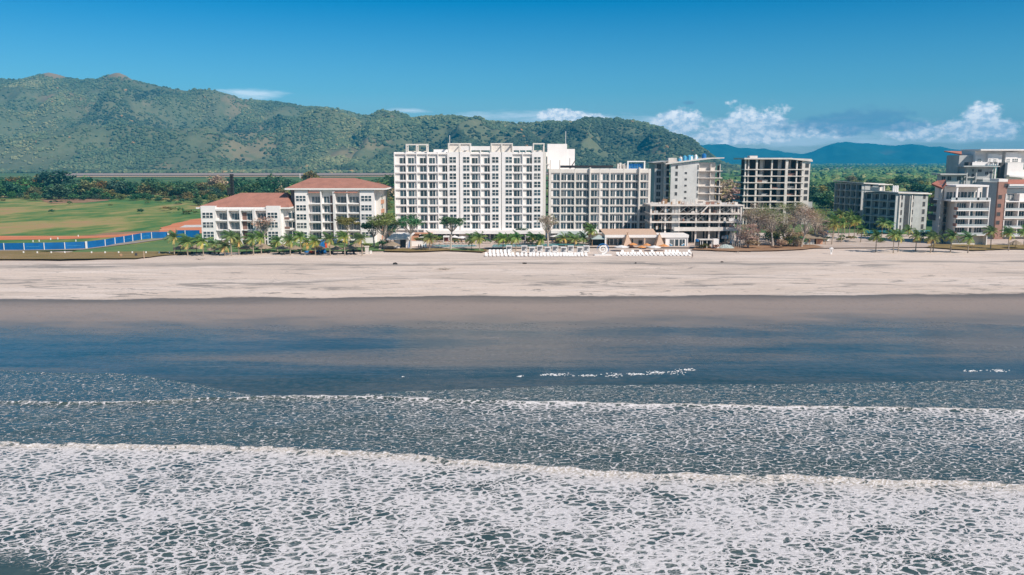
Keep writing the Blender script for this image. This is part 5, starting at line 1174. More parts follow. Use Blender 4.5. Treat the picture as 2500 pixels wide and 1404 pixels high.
def build_palms():
    rd = random.Random(77)
    k = lambda L, ox, oy, s: [(ox+a/s, oy+b/s, oy+c/s) for a, b, c in L]
    left = k([(115, 1000, 805), (260, 1005, 860), (435, 1010, 850), (665, 1008, 905), (740, 1012, 800), (820, 1000, 835), (980, 1002, 820), (1065, 990, 810), (1240, 965, 850), (1380, 1002, 840), (1495, 975, 800), (1655, 1000, 850), (1815, 1008, 825), (1975, 1003, 805), (2165, 1000, 820), (560, 985, 880), (1560, 960, 860)], 400, 400, 4.4643)
    left.sort()
    for i, (a, b, c) in enumerate(left): palm(a, b, c, '%s palm from the left in the beach row before the red roofed blocks' % ORD[i], 'palms in front of the red roofed blocks', rd)
    mid = k([(462, 1205, 1075), (900, 1195, 1085), (985, 1212, 1075), (1225, 1195, 1080), (1360, 1200, 1070), (1320, 1190, 1085), (1530, 1140, 1065), (1610, 1150, 1085)], 940, 330, 4.2548) + k([(80, 1140, 1080), (322, 1140, 1075), (440, 1170, 1085), (530, 1150, 1075), (598, 1150, 975), (622, 1152, 990), (410, 1130, 1060)], 1300, 330, 4.2548)
    mid.sort()
    for i, (a, b, c) in enumerate(mid): palm(a, b, c, '%s palm from the left on the pool terrace before the two hotels' % ORD[i], 'palms on the hotel pool terrace', rd)
    right = k([(625, 1205, 1035), (820, 1215, 1020), (872, 1200, 1030), (1065, 1190, 1030), (1230, 1210, 1055), (1255, 1200, 1040), (1450, 1210, 1040), (1645, 1215, 1055), (1650, 1100, 910), (1895, 1175, 985), (2095, 1188, 1000), (2260, 1140, 980)], 2000, 350, 4.53)
    right.sort()
    for i, (a, b, c) in enumerate(right): palm(a, b, c, '%s palm from the left in the open sand row at the right' % ORD[i], 'palms on the open sand at the right', rd)
    back = k([(135, 1130, 905), (150, 1060, 790), (240, 1105, 890), (325, 1050, 815), (385, 1060, 870), (455, 1105, 960), (690, 1030, 890), (210, 1020, 800), (280, 1000, 830), (420, 1000, 850), (760, 1000, 900), (990, 1030, 965)], 2000, 350, 4.53)
    back.sort()
    for i, (a, b, c) in enumerate(back): palm(a, b, c, '%s palm from the left in the garden clump before the dark block' % ORD[i], 'garden palms before the dark unfinished block', rd)
build_palms()

def build_near_trees():
    G = lambda s, H, Rd, th, m, **kw: make_tree(s, H, Rd, th, kw.pop('nc', 16), kw.pop('nl', 1900), kw.pop('ls', 0.36), M[m], **kw)
    def put(px, py, mesh, label, sc=1.0, rz=0.0, name='tree', cat='tree'): return tree_thing(name, label, cat, mesh, gp(px, py), rz, sc)
    put(852, 603, G(1, 10.8, 4.6, 6.0, 'leafolive', flat=0.35), 'flat topped olive green tree before the right bays of the five storey red roofed block')
    put(933, 609, G(2, 12.5, 5.6, 4.6, 'leafolive', nl=2300), 'tall open olive tree at the right corner of the five storey red roofed block')
    put(914, 604, G(3, 9.5, 4.4, 3.5, 'leafdark', nl=1700), 'dark green tree beside the tall olive tree at the block corner')
    put(955, 590, G(4, 8.0, 4.2, 2.0, 'leafdark', nl=2300), 'dark dense tree between the red roofed block and the white hotel')
    put(1002, 611, G(5, 11.8, 4.8, 5.5, 'leaf', flat=0.55, nl=1500), 'green tree behind the white roofed beach hut, before the white hotel')
    put(1100, 612, G(6, 11.8, 4.9, 6.2, 'leaf', flat=0.45, nl=1900), 'bright green spreading tree with forked pale trunk before the white hotel')
    put(1338, 605, G(7, 12.0, 4.2, 5.0, 'leafdry', nl=800, twigs=4), 'half bare tree in front of the gap between the two hotels')
    put(648, 601, G(8, 11.0, 5.0, 4.0, 'leafdry', nl=420, twigs=6), 'bare whitish tree in front of the low red roofed block')
    put(1724, 588, G(9, 8.8, 5.8, 4.6, 'leafdry', flat=0.35, nl=900, twigs=5), 'bare spreading tree in front of the low unfinished frame')
    put(1383, 586, G(10, 5.5, 3.2, 2.0, 'leaf', nl=900), 'small round green tree behind the terrace palms before the hotels')
    put(1275, 588, G(20, 5.2, 2.4, 2.2, 'leaf', nl=700), 'small green tree by the glazed ground floor of the white hotel')
    dry = [(1826, 606, 10, 4.4, 11, 'leftmost bare tree of the brown thicket beside the unfinished frame'), (1850, 602, 13.5, 6.2, 12, 'tall bare tree near the left of the brown thicket'), (1886, 603, 14, 6.4, 13, 'tall forked pale bare tree in the middle of the brown thicket'), (1915, 598, 13, 5.6, 14, 'brown twiggy tree right of the middle of the brown thicket'), (1956, 605, 13.0, 6.0, 15, 'big bare tree with leaning pale trunk at the right of the brown thicket'), (1990, 596, 12.5, 5.4, 16, 'grey brown tree behind the thatched shack'), (2010, 592, 10.5, 4.4, 17, 'small olive brown tree right of the thatched shack'), (1838, 592, 12, 5.0, 18, 'grey bare tree behind the left of the brown thicket'), (1935, 590, 14, 5.6, 19, 'grey bare tree behind the right of the brown thicket'), (1870, 588, 12, 5.5, 23, 'bare tree hidden deep in the brown thicket')]
    for i, (a, b, h, r, s, lab) in enumerate(dry): put(a, b, G(s, h*1.12, r, h*0.36, 'leafdry' if i % 3 != 2 else 'leafolive', nl=2300, ls=0.22, twigs=9, nc=20, full=(i % 3 == 0)), lab, name='bare_tree')
    for i, (a, b, w, m, lab) in enumerate([(1880, 600, 3.6, 'leafdark', 'low dark green bush under the bare thicket trees'), (1948, 602, 3.0, 'leaf', 'upright green bush left of the thatched shack'), (1905, 607, 2.4, 'leafdry', 'dry brown bush at the sandy edge of the thicket'), (1835, 608, 2.6, 'leafdry', 'dry bush at the left foot of the thicket'), (1718, 609, 1.7, 'leafred', 'rust red bush beside the open shelter on the sand'), (1747, 609, 1.3, 'leafdry', 'small brown bush beside the rubble heap'), (1925, 604, 2.4, 'leafolive', 'olive bush in the middle foot of the thicket'), (938, 609, 2.6, 'leafdark', 'dark hedge bush at the left of the white roofed beach hut'), (2300, 590, 3.2, 'leafdark', 'dark bush at the foot of the grey apartment block'), (2265, 588, 3.0, 'leafdark', 'dark bush below the stacked balconies left of the grey apartment block')]):
        tree_thing('bush', lab, 'bush', make_tree(40+i, w*1.2, w, 0.3, 9, 700, 0.3, M[m], flat=0.8, limbs=False), gp(a, b))
    vd = [make_tree(80+i, 3.2, 2.0, 0.3, 9, 520, 0.24, M[m], flat=0.9, limbs=True, twigs=2) for i, m in enumerate(('leafdry', 'leafolive', 'leafdry'))]; rq = random.Random(41)
    for i in range(15):
        tree_thing('bush', 'tangled dry bush filling the foot of the brown thicket beside the unfinished frame', 'bush', vd[i % 3], gp(rq.uniform(1808, 2010), rq.uniform(588, 605)), rq.uniform(0, 6), rq.uniform(0.8, 1.7), 'dry bushes of the brown thicket')
    # shrubs of the terrace beds
    rd = random.Random(31); vs = [make_tree(60+i, 1.7, 1.3, 0.2, 6, 300, 0.22, M[m], flat=0.8, limbs=False) for i, m in enumerate(('leaf', 'leafolive', 'leafdark', 'leafolive'))]
    for i in range(46):
        px = rd.uniform(1018, 1460); py = rd.choice((rd.uniform(586, 592), rd.uniform(592, 597)))
        tree_thing('shrub', 'low green shrub in the planting beds of the hotel pool terrace', 'shrub', vs[i % 4], gp(px, py), rd.uniform(0, 6), rd.uniform(0.7, 1.4), 'shrubs of the pool terrace')
    for i in range(22):
        px = rd.uniform(1950, 2290); py = rd.uniform(584, 597)
        tree_thing('shrub', 'low green shrub in the garden beds under the right hand palms', 'shrub', vs[i % 4], gp(px, py), rd.uniform(0, 6), rd.uniform(0.7, 1.3), 'shrubs of the right hand garden')
    for i in range(26):
        px = rd.uniform(450, 900); py = rd.uniform(603, 612)
        tree_thing('shrub', 'low shrub in the garden strip before the red roofed apartment blocks', 'shrub', vs[(i*3) % 4], gp(px, py), rd.uniform(0, 6), rd.uniform(0.6, 1.5), 'shrubs before the red roofed blocks')
    for i in range(30):
        px = rd.choice((rd.uniform(340, 480), rd.uniform(0, 480), rd.uniform(400, 470))); py = rd.choice((rd.uniform(487, 500), rd.uniform(492, 528)))
        tree_thing('shrub', 'rough bush dotted over the open green field at the left', 'shrub', vs[i % 4], gp(px, py), rd.uniform(0, 6), (rd.uniform(0.8, 3.0), rd.uniform(1.0, 2), rd.uniform(0.8, 2.2)), 'bushes on the open field')
build_near_trees()

def build_far_trees():
    rd = random.Random(9); mats = ['leafdark', 'leaf', 'leafolive', 'leafred', 'leafdry']
    var = {m: [make_tree(200+10*i+j, 11+j, 6.4+0.5*j, 2.0, 24, 1150, 0.80, M[m], flat=0.75, full=(m != 'leafred')) for j in range(2)] for i, m in enumerate(mats)}
    lab = {'leafdark': ('dark green dense crowned tree', 'dark'), 'leaf': ('fresh green round crowned tree', 'green'), 'leafolive': ('olive yellow crowned tree', 'olive'), 'leafred': ('orange flushed flat crowned tree', 'orange'), 'leafdry': ('dry brown half bare tree', 'brown')}
    def put(px, Y, m, sc, where, group):
        X = (px-1250)/FP*0.9885*Y; zs = rd.uniform(0.8, 1.15)*sc
        tree_thing('tree', lab[m][0]+' '+where, 'tree', rd.choice(var[m]), (X, Y, -0.1), rd.uniform(0, 6.28), (sc, sc, zs), lab[m][1]+' '+group)
    W = 'in the belt of woods behind the open field'; Gp = 'trees of the wood belt behind the field'
    o = tree_thing('tree', 'largest dark dome crowned tree rising over the left of the wood belt', 'tree', var['leafdark'][1], ((142-1250)/FP*0.9885*760, 760, 0), 0.3, (2.5, 2.5, 2.1))
    tree_thing('tree', 'second dark tree spreading right of the largest dome crowned tree', 'tree', var['leafdark'][0], ((180-1250)/FP*0.9885*745, 745, 0), 1.3, (2.0, 2.0, 1.35))
    for i in range(125):
        px = -60+1040*((i*0.618034) % 1.0)+rd.uniform(-10, 10); Y = rd.uniform(655, 850) if i % 3 else rd.uniform(640, 690)
        m = rd.choice(['leafdark', 'leafdark', 'leaf', 'leaf', 'leafolive', 'leaf']) if rd.random() < 0.90 else rd.choice(('leafred', 'leafdry', 'leafolive'))
        if px < 110 and rd.random() < 0.22: m = 'leafred'
        put(px, Y, m, rd.uniform(0.8, 1.3)*(1.1 if Y < 720 else 1.25), W, Gp)
    for i in range(46): put(-60+1040*((i*0.618034+.3) % 1.0), rd.uniform(622, 655), rd.choice(['leaf', 'leaf', 'leafolive', 'leafdark', 'leaf']), rd.uniform(0.4, 0.68), 'at the low field edge of the wood belt', 'bushes at the field edge')
    W = 'in the scrub behind the red roofed blocks'; Gp = 'trees behind the red roofed blocks'
    for i in range(34):
        px = rd.uniform(470, 965); Y = rd.uniform(440, 600); put(px, Y, rd.choice(['leafolive', 'leafdry', 'leafolive', 'leaf', 'leafdry']), rd.uniform(0.45, 0.85), W, Gp)
    W = 'behind the unfinished buildings'; Gp = 'trees behind the unfinished buildings'
    for i in range(26):
        px = rd.uniform(1755, 1822); Y = rd.uniform(430, 720); put(px, Y, rd.choice(['leafdry', 'leafdry', 'leafolive', 'leafdry']), rd.uniform(1.0, 1.5), W, Gp)
    for i in range(16):
        px = rd.uniform(1580, 1640); Y = rd.uniform(430, 700); put(px, Y, rd.choice(['leaf', 'leafolive', 'leafdark']), rd.uniform(0.7, 1.1), W, Gp)
    W = 'in the woods behind the low dark unfinished blocks'; Gp = 'trees behind the low dark blocks'
    for i in range(95):
        px = rd.uniform(1965, 2380); Y = 425*math.exp(rd.uniform(0, 1)*math.log(1000/425)); put(px, Y, rd.choice(['leaf', 'leafdark', 'leaf', 'leafolive']), rd.uniform(0.75, 1.35), W, Gp)
build_far_trees()

# ================================================================== BEACH THINGS
def make_lounger(label, group):
    o = thing('sun_lounger', label, 'sun lounger', (0, 0, 0), 0, group); m = M['whiteplastic']
    s = MB(); s.extrude_y; s.hexa([(-.33, -0.75, .26), (.33, -0.75, .26), (.33, .45, .32), (-.33, .45, .32), (-.33, -0.75, .36), (.33, -0.75, .36), (.33, .45, .42), (-.33, .45, .42)]); s.build('seat', m, o)
    s = MB(); s.hexa([(-.33, .46, .32), (.33, .46, .32), (.33, 1.0, .98), (-.33, 1.0, .98), (-.33, .40, .42), (.33, .40, .42), (.33, .92, 1.06), (-.33, .92, 1.06)]); s.build('backrest', m, o)
    s = MB(); s.hexa([(-.33, -1.02, .12), (.33, -1.02, .12), (.33, -.76, .26), (-.33, -.76, .26), (-.33, -1.04, .22), (.33, -1.04, .22), (.33, -.76, .36), (-.33, -.76, .36)]); s.build('foot_rest', m, o)
    for sx in (-1, 1):
        for y in (-.7, .35):
            s = MB(); s.box(sx*.28-.04, sx*.28+.04, y-.05, y+.05, 0, .27); s.build('leg', m, o)
    return o
def build_loungers():
    rd = random.Random(4); first = make_lounger('x', 'white loungers left of the spiral sign'); n = 0
    A = [1170+v/8.62 for v in (150, 235, 315, 400, 480, 560, 645, 715, 815, 900, 985, 1080, 1150, 1225, 1305, 1375, 1450, 1520, 1590, 1650, 1715, 1785, 1845, 1905, 1960, 2025, 2095, 2170, 2250)]
    for i, px in enumerate(A):
        P = gp(px, 625.6); lab = '%s white lounger from the left in the row left of the spiral sign' % ORD[i]
        c = first if i == 0 else copy_tree(first); c.location = P; c.scale = (1.22, 1.1, 1.05); c.rotation_euler.z = rd.uniform(-.1, .1)+(0.12 if px < 1270 else 0); c['label'] = lab
    B = [1196+i*9.3 for i in range(6)]
    first.scale = (1.22, 1.1, 1.05)
    for i, px in enumerate(B):
        c = copy_tree(first, gp(px, 618), rd.uniform(-.1, .1), None, '%s white lounger from the left in the short back row behind the long row' % ORD[i]); c['group'] = 'white loungers of the short back row'
    C = [1430+v/8.62 for v in (685, 765, 835, 910, 985, 1055, 1125, 1205, 1290, 1370, 1450, 1535, 1605, 1695, 1765, 1845, 1920, 2005, 2085, 2155)]
    for i, px in enumerate(C):
        c = copy_tree(first, gp(px, 624.4), rd.uniform(-.12, .12)+0.22, None, '%s white lounger from the left in the row right of the spiral sign' % ORD[i]); c['group'] = 'white loungers right of the spiral sign'
    for i, px in enumerate([1430+v/8.62 for v in (780, 1000, 1160, 1410, 1700, 1780, 1860, 1940, 2190)]):
        c = copy_tree(first, gp(px, 619.0), rd.uniform(-.12, .12)+0.1, None, '%s lounger from the left in the broken second row behind the right hand row' % ORD[i]); c['group'] = 'white loungers of the broken second row'
build_loungers()
def build_cabanas():
    o = thing('beach_cabana', 'x', 'cabana', (0, 0, 0), 0, 'white beach cabanas with grey canopies'); w = M['whitecloth']
    for sx in (-1, 1):
        for sy in (-1, 1):
            s = MB(); s.box(sx*.88-.07, sx*.88+.07, sy*.85-.07, sy*.85+.07, 0, 2.1); s.build('post', M['frame'], o)
    s = MB(); s.box(-1.0, 1.0, -.95, .95, 2.101, 2.26); s.build('roof', w, o)
    s = MB(); s.hexa([(-.8, .70, .55), (.8, .70, .55), (.8, .78, .55), (-.8, .78, .55), (-.8, .1, 2.09), (.8, .1, 2.09), (.8, .18, 2.09), (-.8, .18, 2.09)]); s.build('canopy', M['greycloth'], o)
    s = MB(); s.box(-.8, .8, -.77, .68, .25, .55); s.build('mattress', M['whiteplastic'], o)
    s = MB(); s.hexa([(.15, -.5, .56), (.6, -.5, .56), (.75, .1, .56), (.2, .1, .56), (.3, -.3, .95), (.5, -.3, .95), (.5, .0, 1.25), (.4, .0, 1.25)]); s.build('cushion', M['whiteplastic'], o)
    n = 0
    back = [1243, 1280, 1318, 1355.5, 1393, 1431.5]; fr = [1299, 1337, 1376, 1416]
    for row, xs, py in (('back', back, 616.5), ('front', fr, 620)):
        for i, px in enumerate(xs):
            c = o if n == 0 else copy_tree(o); c.location = gp(px, py); c['label'] = '%s white cabana from the left in the %s row behind the loungers' % (ORD[i], row); n += 1
build_cabanas()
def build_sign():
    P = gp(1472, 624); o = thing('spiral_sign', 'round white and blue spiral sign standing on a white plinth on the sand', 'sign', P)
    s = MB(); s.box(-2.75, 2.75, -0.7, 0.7, 0, 0.42); s.build('plinth', M['whiteplastic'], o)
    cz = 0.43+1.62; cx = -0.05
    def ribbon(a0, a1, rad, wid, y0, y1, n=60):
        b = MB(); prev = None
        for i in range(n+1):
            f = i/n; a = a0+(a1-a0)*f; r = rad(f); w = wid(f); ca, sa = math.cos(a), math.sin(a)
            q = [(cx+ca*(r-w)*1.06, y0, cz+sa*(r-w)*0.98), (cx+ca*(r+w)*1.06, y0, cz+sa*(r+w)*0.98), (cx+ca*(r+w)*1.06, y1, cz+sa*(r+w)*0.98), (cx+ca*(r-w)*1.06, y1, cz+sa*(r-w)*0.98)]
            if prev:
                for j in range(4): k = (j+1) % 4; b.face([prev[j], prev[k], q[k], q[j]])
            else: b.face(q[::-1])
            prev = q
        b.face(prev); return b
    ribbon(R(-100), R(-100+620), lambda f: 1.42-1.15*f, lambda f: 0.26*(1-0.62*f), -0.15, 0.15).build('white_spiral', M['whiteplastic'], o)
    ribbon(R(-30), R(190), lambda f: 1.74, lambda f: 0.03+0.11*math.sin(math.pi*f), -0.13, 0.13).build('blue_rim', M['blueplastic'], o)
    ribbon(R(190), R(318), lambda f: 1.71, lambda f: 0.03+0.03*math.sin(math.pi*f), -0.12, 0.12, 30).build('grey_rim', M['greycloth'], o)
    ribbon(R(80), R(300), lambda f: 1.02-0.32*f, lambda f: 0.05*math.sin(math.pi*f)+0.005, -0.11, 0.11, 30).build('inner_line', M['greycloth'], o)
build_sign()
def build_tents():
    for i, (px, py, lab) in enumerate(((1531, 604, 'left tan canvas teepee tent before the beach bar'), (1609, 604, 'right tan canvas teepee tent before the beach bar'))):
        o = thing('teepee_tent', lab, 'tent', gp(px, py), 0.1, 'tan teepee tents at the beach bar'); h = 4.5; b = 1.75
        c = MB(); tp = 0.28
        B = [(-b, -b, .35), (b, -b, .35), (b, b, .35), (-b, b, .35)]; T = [(-tp, -tp, h), (tp, -tp, h), (tp, tp, h), (-tp, tp, h)]
        for k in range(4): j = (k+1) % 4; c.face([B[k], B[j], T[j], T[k]])
        c.build('canvas', M['canvas'], o)
        for k, (x, y) in enumerate(((-1, -1), (1, -1), (1, 1), (-1, 1))):
            p = MB(); p.tube([(x*(b+.22), y*(b+.22), 0), (-x*.28, -y*.12, h+0.95)], 0.06, 5); p.build('pole', M['timber'], o)
        p = MB(); p.tube([(-b-.9, -b-.5, 0), (-.3, -.2, h+.1)], .05, 4); p.build('guy_pole', M['timber'], o)
build_tents()
def parasol(px, py, r, h, m, label, tilt=0.0, cat='parasol', group=None, droop=0.55):
    o = thing('parasol', label, cat, gp(px, py), 0, group); n = 8
    p = MB(); p.tube([(0, 0, 0), (0, 0, h)], 0.05, 6); p.build('pole', M['frame'], o)
    c = MB()
    for k in range(n):
        a0, a1 = 2*math.pi*k/n, 2*math.pi*(k+1)/n; e0 = (math.cos(a0)*r, math.sin(a0)*r, h-droop); e1 = (math.cos(a1)*r, math.sin(a1)*r, h-droop)
        c.face([e0, e1, (0, 0, h+.02)]); c.face([(e0[0], e0[1], e0[2]-.14), (e1[0], e1[1], e1[2]-.14), e1, e0])
    c.build('canopy', m, o); return o
def build_parasols():
    parasol(1517, 613, 2.6, 2.0, M['whitecloth'], 'wide low white parasol left of the teepee tents before the loungers'); parasol(1597, 613, 2.3, 1.9, M['whitecloth'], 'wide low white parasol between the two teepee tents')
    parasol(1566, 613, 1.5, 1.9, M['orangecloth'], 'orange parasol left of the middle white parasol'); parasol(1579, 608, 1.4, 2.0, M['orangecloth'], 'small orange parasol in front of the beach bar column'); parasol(1620, 612, 1.8, 2.2, M['orangecloth'], 'orange parasol right of the right teepee tent'); parasol(1545, 606, 1.6, 1.9, M['orangecloth'], 'orange parasol at the foot of the left teepee tent')
    parasol(1128, 594, 2.3, 2.7, M['whitecloth'], 'white parasol on the terrace before the glazed ground floor of the white hotel'); parasol(1357, 590, 2.3, 2.6, M['whitecloth'], 'white parasol beside the half bare tree between the hotels'); parasol(1030, 592, 1.6, 2.4, M['whitecloth'], 'white parasol left of the terrace near the orange kiosk'); parasol(1110, 591, 1.5, 2.5, M['whitecloth'], 'small white parasol behind the forked green tree')
    for px, lab in ((1090, 'maroon day bed with white canopy before the white hotel'), (1289, 'maroon day bed with white canopy behind the hotel pool')):
        o = thing('day_bed', lab, 'day bed', gp(px, 594), 0)
        for sx in (-1, 1):
            for sy in (-1, 1):
                s = MB(); s.box(sx*.95-.06, sx*.95+.06, sy*.9-.06, sy*.9+.06, 0, 2.3); s.build('post', M['frame'], o)
        s = MB(); s.box(-1.1, 1.1, -1, 1, 2.301, 2.75); s.build('canopy', M['whitecloth'], o); s = MB(); s.box(-.86, .86, .5, .8, .5, 2.1); s.build('back_curtain', M['maroon'], o); s = MB(); s.box(-.86, .86, -.8, .49, .2, .55); s.build('mattress', M['whitecloth'], o)
build_parasols()
def build_pool_loungers():
    rd = random.Random(6); o = thing('pool_lounger', 'brown sun bed with pale towel on the hotel pool terrace', 'sun lounger', (0, 0, 0), 0, 'brown sun beds round the hotel pool')
    s = MB(); s.box(-.33, .33, -.95, .45, .25, .36); s.build('seat', M['timber'], o); s = MB(); s.hexa([(-.33, .46, .27), (.33, .46, .27), (.33, .98, .75), (-.33, .98, .75), (-.33, .42, .36), (.33, .42, .36), (.33, .93, .82), (-.33, .93, .82)]); s.build('backrest', M['timber'], o)
    s = MB(); s.box(-.28, .28, -.9, .4, .362, .41); s.build('towel', M['whitecloth'], o)
    for sx in (-1, 1):
        for y in (-.8, .35):
            s = MB(); s.box(sx*.28-.04, sx*.28+.04, y-.04, y+.04, 0, .249); s.build('leg', M['timber'], o)
    n = 0
    for a, b, k, py in ((1088, 1140, 7, 597.0), (1112, 1140, 3, 593.5), (1210, 1250, 4, 596.0), (1282, 1296, 2, 596.5), (1335, 1400, 8, 595.5), (1060, 1075, 2, 599)):
        for i in range(k):
            c = o if n == 0 else copy_tree(o); c.location = gp(a+(b-a)*i/max(1, k-1), py)+Vector((0, 0, 0.40)); c.rotation_euler.z = rd.uniform(-.15, .15); n += 1
build_pool_loungers()
def build_thatch():
    rng = np.random.RandomState(3); meshes = []
    for v in range(3):
        n = 26; V = [(0, 0, 3.05), (0, 0, 3.0)]; F = []
        rings = [(0.25, 2.95), (1.1, 2.45), (1.95, 2.05), (2.35, 1.72)]
        for r, z in rings:
            for k in range(n): a = 2*math.pi*k/n; q = rng.uniform(0.93, 1.09); V.append((math.cos(a)*r*q, math.sin(a)*r*q, z+rng.uniform(-.10, .08)))
        for k in range(n):
            j = (k+1) % n; F.append((0, 2+k, 2+j))
            for i in range(3): b = 2+i*n; F += [(b+k, b+n+k, b+n+j), (b+k, b+n+j, b+j)]
        meshes.append(np_mesh('thatch_roof', np.array(V), np.array(F), M['straw']))
    pl = MB(); pl.tube([(0, 0, 0), (0, 0, 2.5)], 0.08, 6); pole = pl.mesh('pole', M['timber'])
    P = [(185, 985), (360, 985), (545, 990), (650, 930), (905, 985), (1060, 945), (1100, 975), (1300, 985), (1440, 980), (1685, 985), (1790, 970), (1890, 985), (2030, 985), (2110, 960)]
    for i, (x, y) in enumerate(P):
        o = thing('thatched_parasol', '%s thatched straw parasol from the left on the sand before the red roofed blocks' % ORD[i], 'parasol', gp(400+x/4.4643, 400+y/4.4643), i*0.7, 'thatched parasols'); o.scale = (1+0.08*math.sin(i*2.1),)*3
        link('thatch_roof', meshes[i % 3], o); link('pole', pole, o)
    o = thing('thatched_parasol', 'dark thatched parasol at the far right under the beach palms', 'parasol', gp(2478, 608), 0, None); link('thatch_roof', meshes[0], o); link('pole', pole, o)
    o2 = thing('thatched_parasol', 'dark thatched roof dome between the palms and the white roofed beach hut', 'parasol', gp(958, 611), 0, None); o2.scale = (1.25, 1.25, 1.0); link('thatch_roof', meshes[1], o2); link('pole', pole, o2)
    # dark sun beds in their shade
    rd = random.Random(12); b = thing('beach_bed', 'x', 'sun lounger', (0, 0, 0), 0, 'dark beach beds under the thatched parasols')
    s = MB(); s.box(-.32, .32, -.95, .5, .24, .33); s.build('seat', M['black'], b); s = MB(); s.hexa([(-.32, .5, .24), (.32, .5, .24), (.32, 1.0, .75), (-.32, 1.0, .75), (-.32, .45, .33), (.32, .45, .33), (.32, .95, .83), (-.32, .95, .83)]); s.build('backrest', M['black'], b)
    for sx in (-1, 1):
        s = MB(); s.box(sx*.27-.04, sx*.27+.04, -.8, .5, 0, .239); s.build('side_frame', M['black'], b)
    n = 0
    for i, (x, y) in enumerate(P):
        for sx in (-1, 1):
            c = b if n == 0 else copy_tree(b); c.location = gp(400+x/4.4643, 400+y/4.4643)+Vector((sx*1.5, -0.6, 0)); c.rotation_euler.z = rd.uniform(-.5, .5)
            c['label'] = 'dark beach bed at the %s foot of the %s thatched parasol from the left' % ('left' if sx < 0 else 'right', ORD[i]); n += 1
build_thatch()
def build_fence():
    def run(label, base, height, posts, thick):
        P = [gp(a, b) for a, b in base]; o = thing('tarpaulin_fence', label, 'fence', P[0])
        for i in range(len(P)-1):
            a, b = P[i]-P[0], P[i+1]-P[0]; d = (b-a).normalized(); nrm = Vector((d.y, -d.x, 0))*0.03; m = MB()
            q = [a-nrm, b-nrm, b+nrm, a+nrm]; q = [a+nrm, b+nrm, b-nrm, a-nrm]
            h0 = Vector((0, 0, height)); e = Vector((0, 0, 0.08)); m.hexa([p+e for p in q]+[p+h0 for p in q]); m.build('panel', M['fence'], o)
        for i, (px, py) in enumerate(posts):
            c = gp(px, py)-P[0]+Vector((0, -0.1, 0)); m = MB(); t = 0.32 if i in thick else 0.10; m.box(c.x-t, c.x+t, c.y-.08, c.y+.08, 0, height+(0.05 if i not in thick else 0.15)); m.build('post', M['frame'], o)
        r = MB()
        for i in range(0, len(P)-1):
            a, b = P[i]-P[0]+Vector((0, -0.08, height*.55)), P[i+1]-P[0]+Vector((0, -0.08, height*.55))
            if i % 2 == 0: r.bar(a.lerp(b, .1), a.lerp(b, .75), 0.06)
        r.build('rail', M['skyblue'], o)
    f = lambda L: [(x/5, 380+y/5) for x, y in L]
    run('long bright blue tarpaulin fence curving along the lawn at the left', f([(-1400, 1168), (-600, 1168), (-200, 1168), (55, 1167), (300, 1166), (545, 1162), (797, 1157), (1060, 1147), (1290, 1117), (1410, 1092), (1520, 1074), (1625, 1053), (1730, 1033), (1855, 1020), (2060, 1014)]), 2.75, f([(55, 1168), (300, 1167), (545, 1163), (797, 1158), (1060, 1149), (1290, 1118), (1410, 1093), (1520, 1075), (1625, 1054), (1730, 1034), (1855, 1022), (2060, 1016)]), (4, 11))
    run('short straight blue fence beside the low red roofed block', f([(2150, 1006), (2265, 1006), (2440, 1006)]), 3.1, f([(2265, 1008)]), ())
    pm = MB(); pm.hexa([(-.17, -.17, 0), (.17, -.17, 0), (.17, .17, 0), (-.17, .17, 0), (-.15, -.15, .95), (.15, -.15, .95), (.15, .15, .95), (-.15, .15, .95)]); me = pm.mesh('bollard', M['whiteplastic'])
    for i, (x, y) in enumerate([(290, 1203), (458, 1205), (628, 1204), (793, 1202), (1120, 1204), (1285, 1204), (1450, 1203), (1617, 1204), (1785, 1205), (1945, 1206), (2070, 1203)]):
        tag(link('bollard', me, None, gp(x/5, 380+y/5)), '%s short white post from the left along the lawn edge' % ORD[i], 'bollard', 'white posts along the lawn')
    for i, (x, y) in enumerate([(405, 1066), (480, 1060), (620, 1038), (708, 1032), (928, 1058), (957, 1000)]):
        o = tag(link('bollard', me, None, gp(x/5, 380+y/5)), '%s white marker post from the left behind the blue fence' % ORD[i], 'bollard', 'white marker posts behind the fence'); o.scale = (0.8, 0.8, 1.1)
    m = MB(); m.tube([(0, 0, 0), (0, 0, 2.4)], .09, 6); tag(m.build('marker_pole', M['canvas'], None, gp(352, 632)), 'thin orange pole standing in the sand at the end of the lawn', 'pole')
    for px, py, lab in ((296, 628.5, 'pale wooden deck chair on the dry grass left of the orange pole'), (333, 627, 'dark deck chair on the dry grass beside the orange pole')):
        o = thing('deck_chair', lab, 'chair', gp(px, py), 0.5); mm = M['timber'] if px < 300 else M['black']
        s = MB(); s.box(-.35, .35, -.6, .3, .35, .45); s.build('seat', mm, o); s = MB(); s.hexa([(-.35, .31, .35), (.35, .31, .35), (.35, .9, 1.05), (-.35, .9, 1.05), (-.35, .25, .44), (.35, .25, .44), (.35, .84, 1.1), (-.35, .84, 1.1)]); s.build('backrest', mm, o)
        for sx in (-1, 1): s = MB(); s.box(sx*.33-.04, sx*.33+.04, -.5, .4, 0, .349); s.build('side_frame', mm, o)
build_fence()
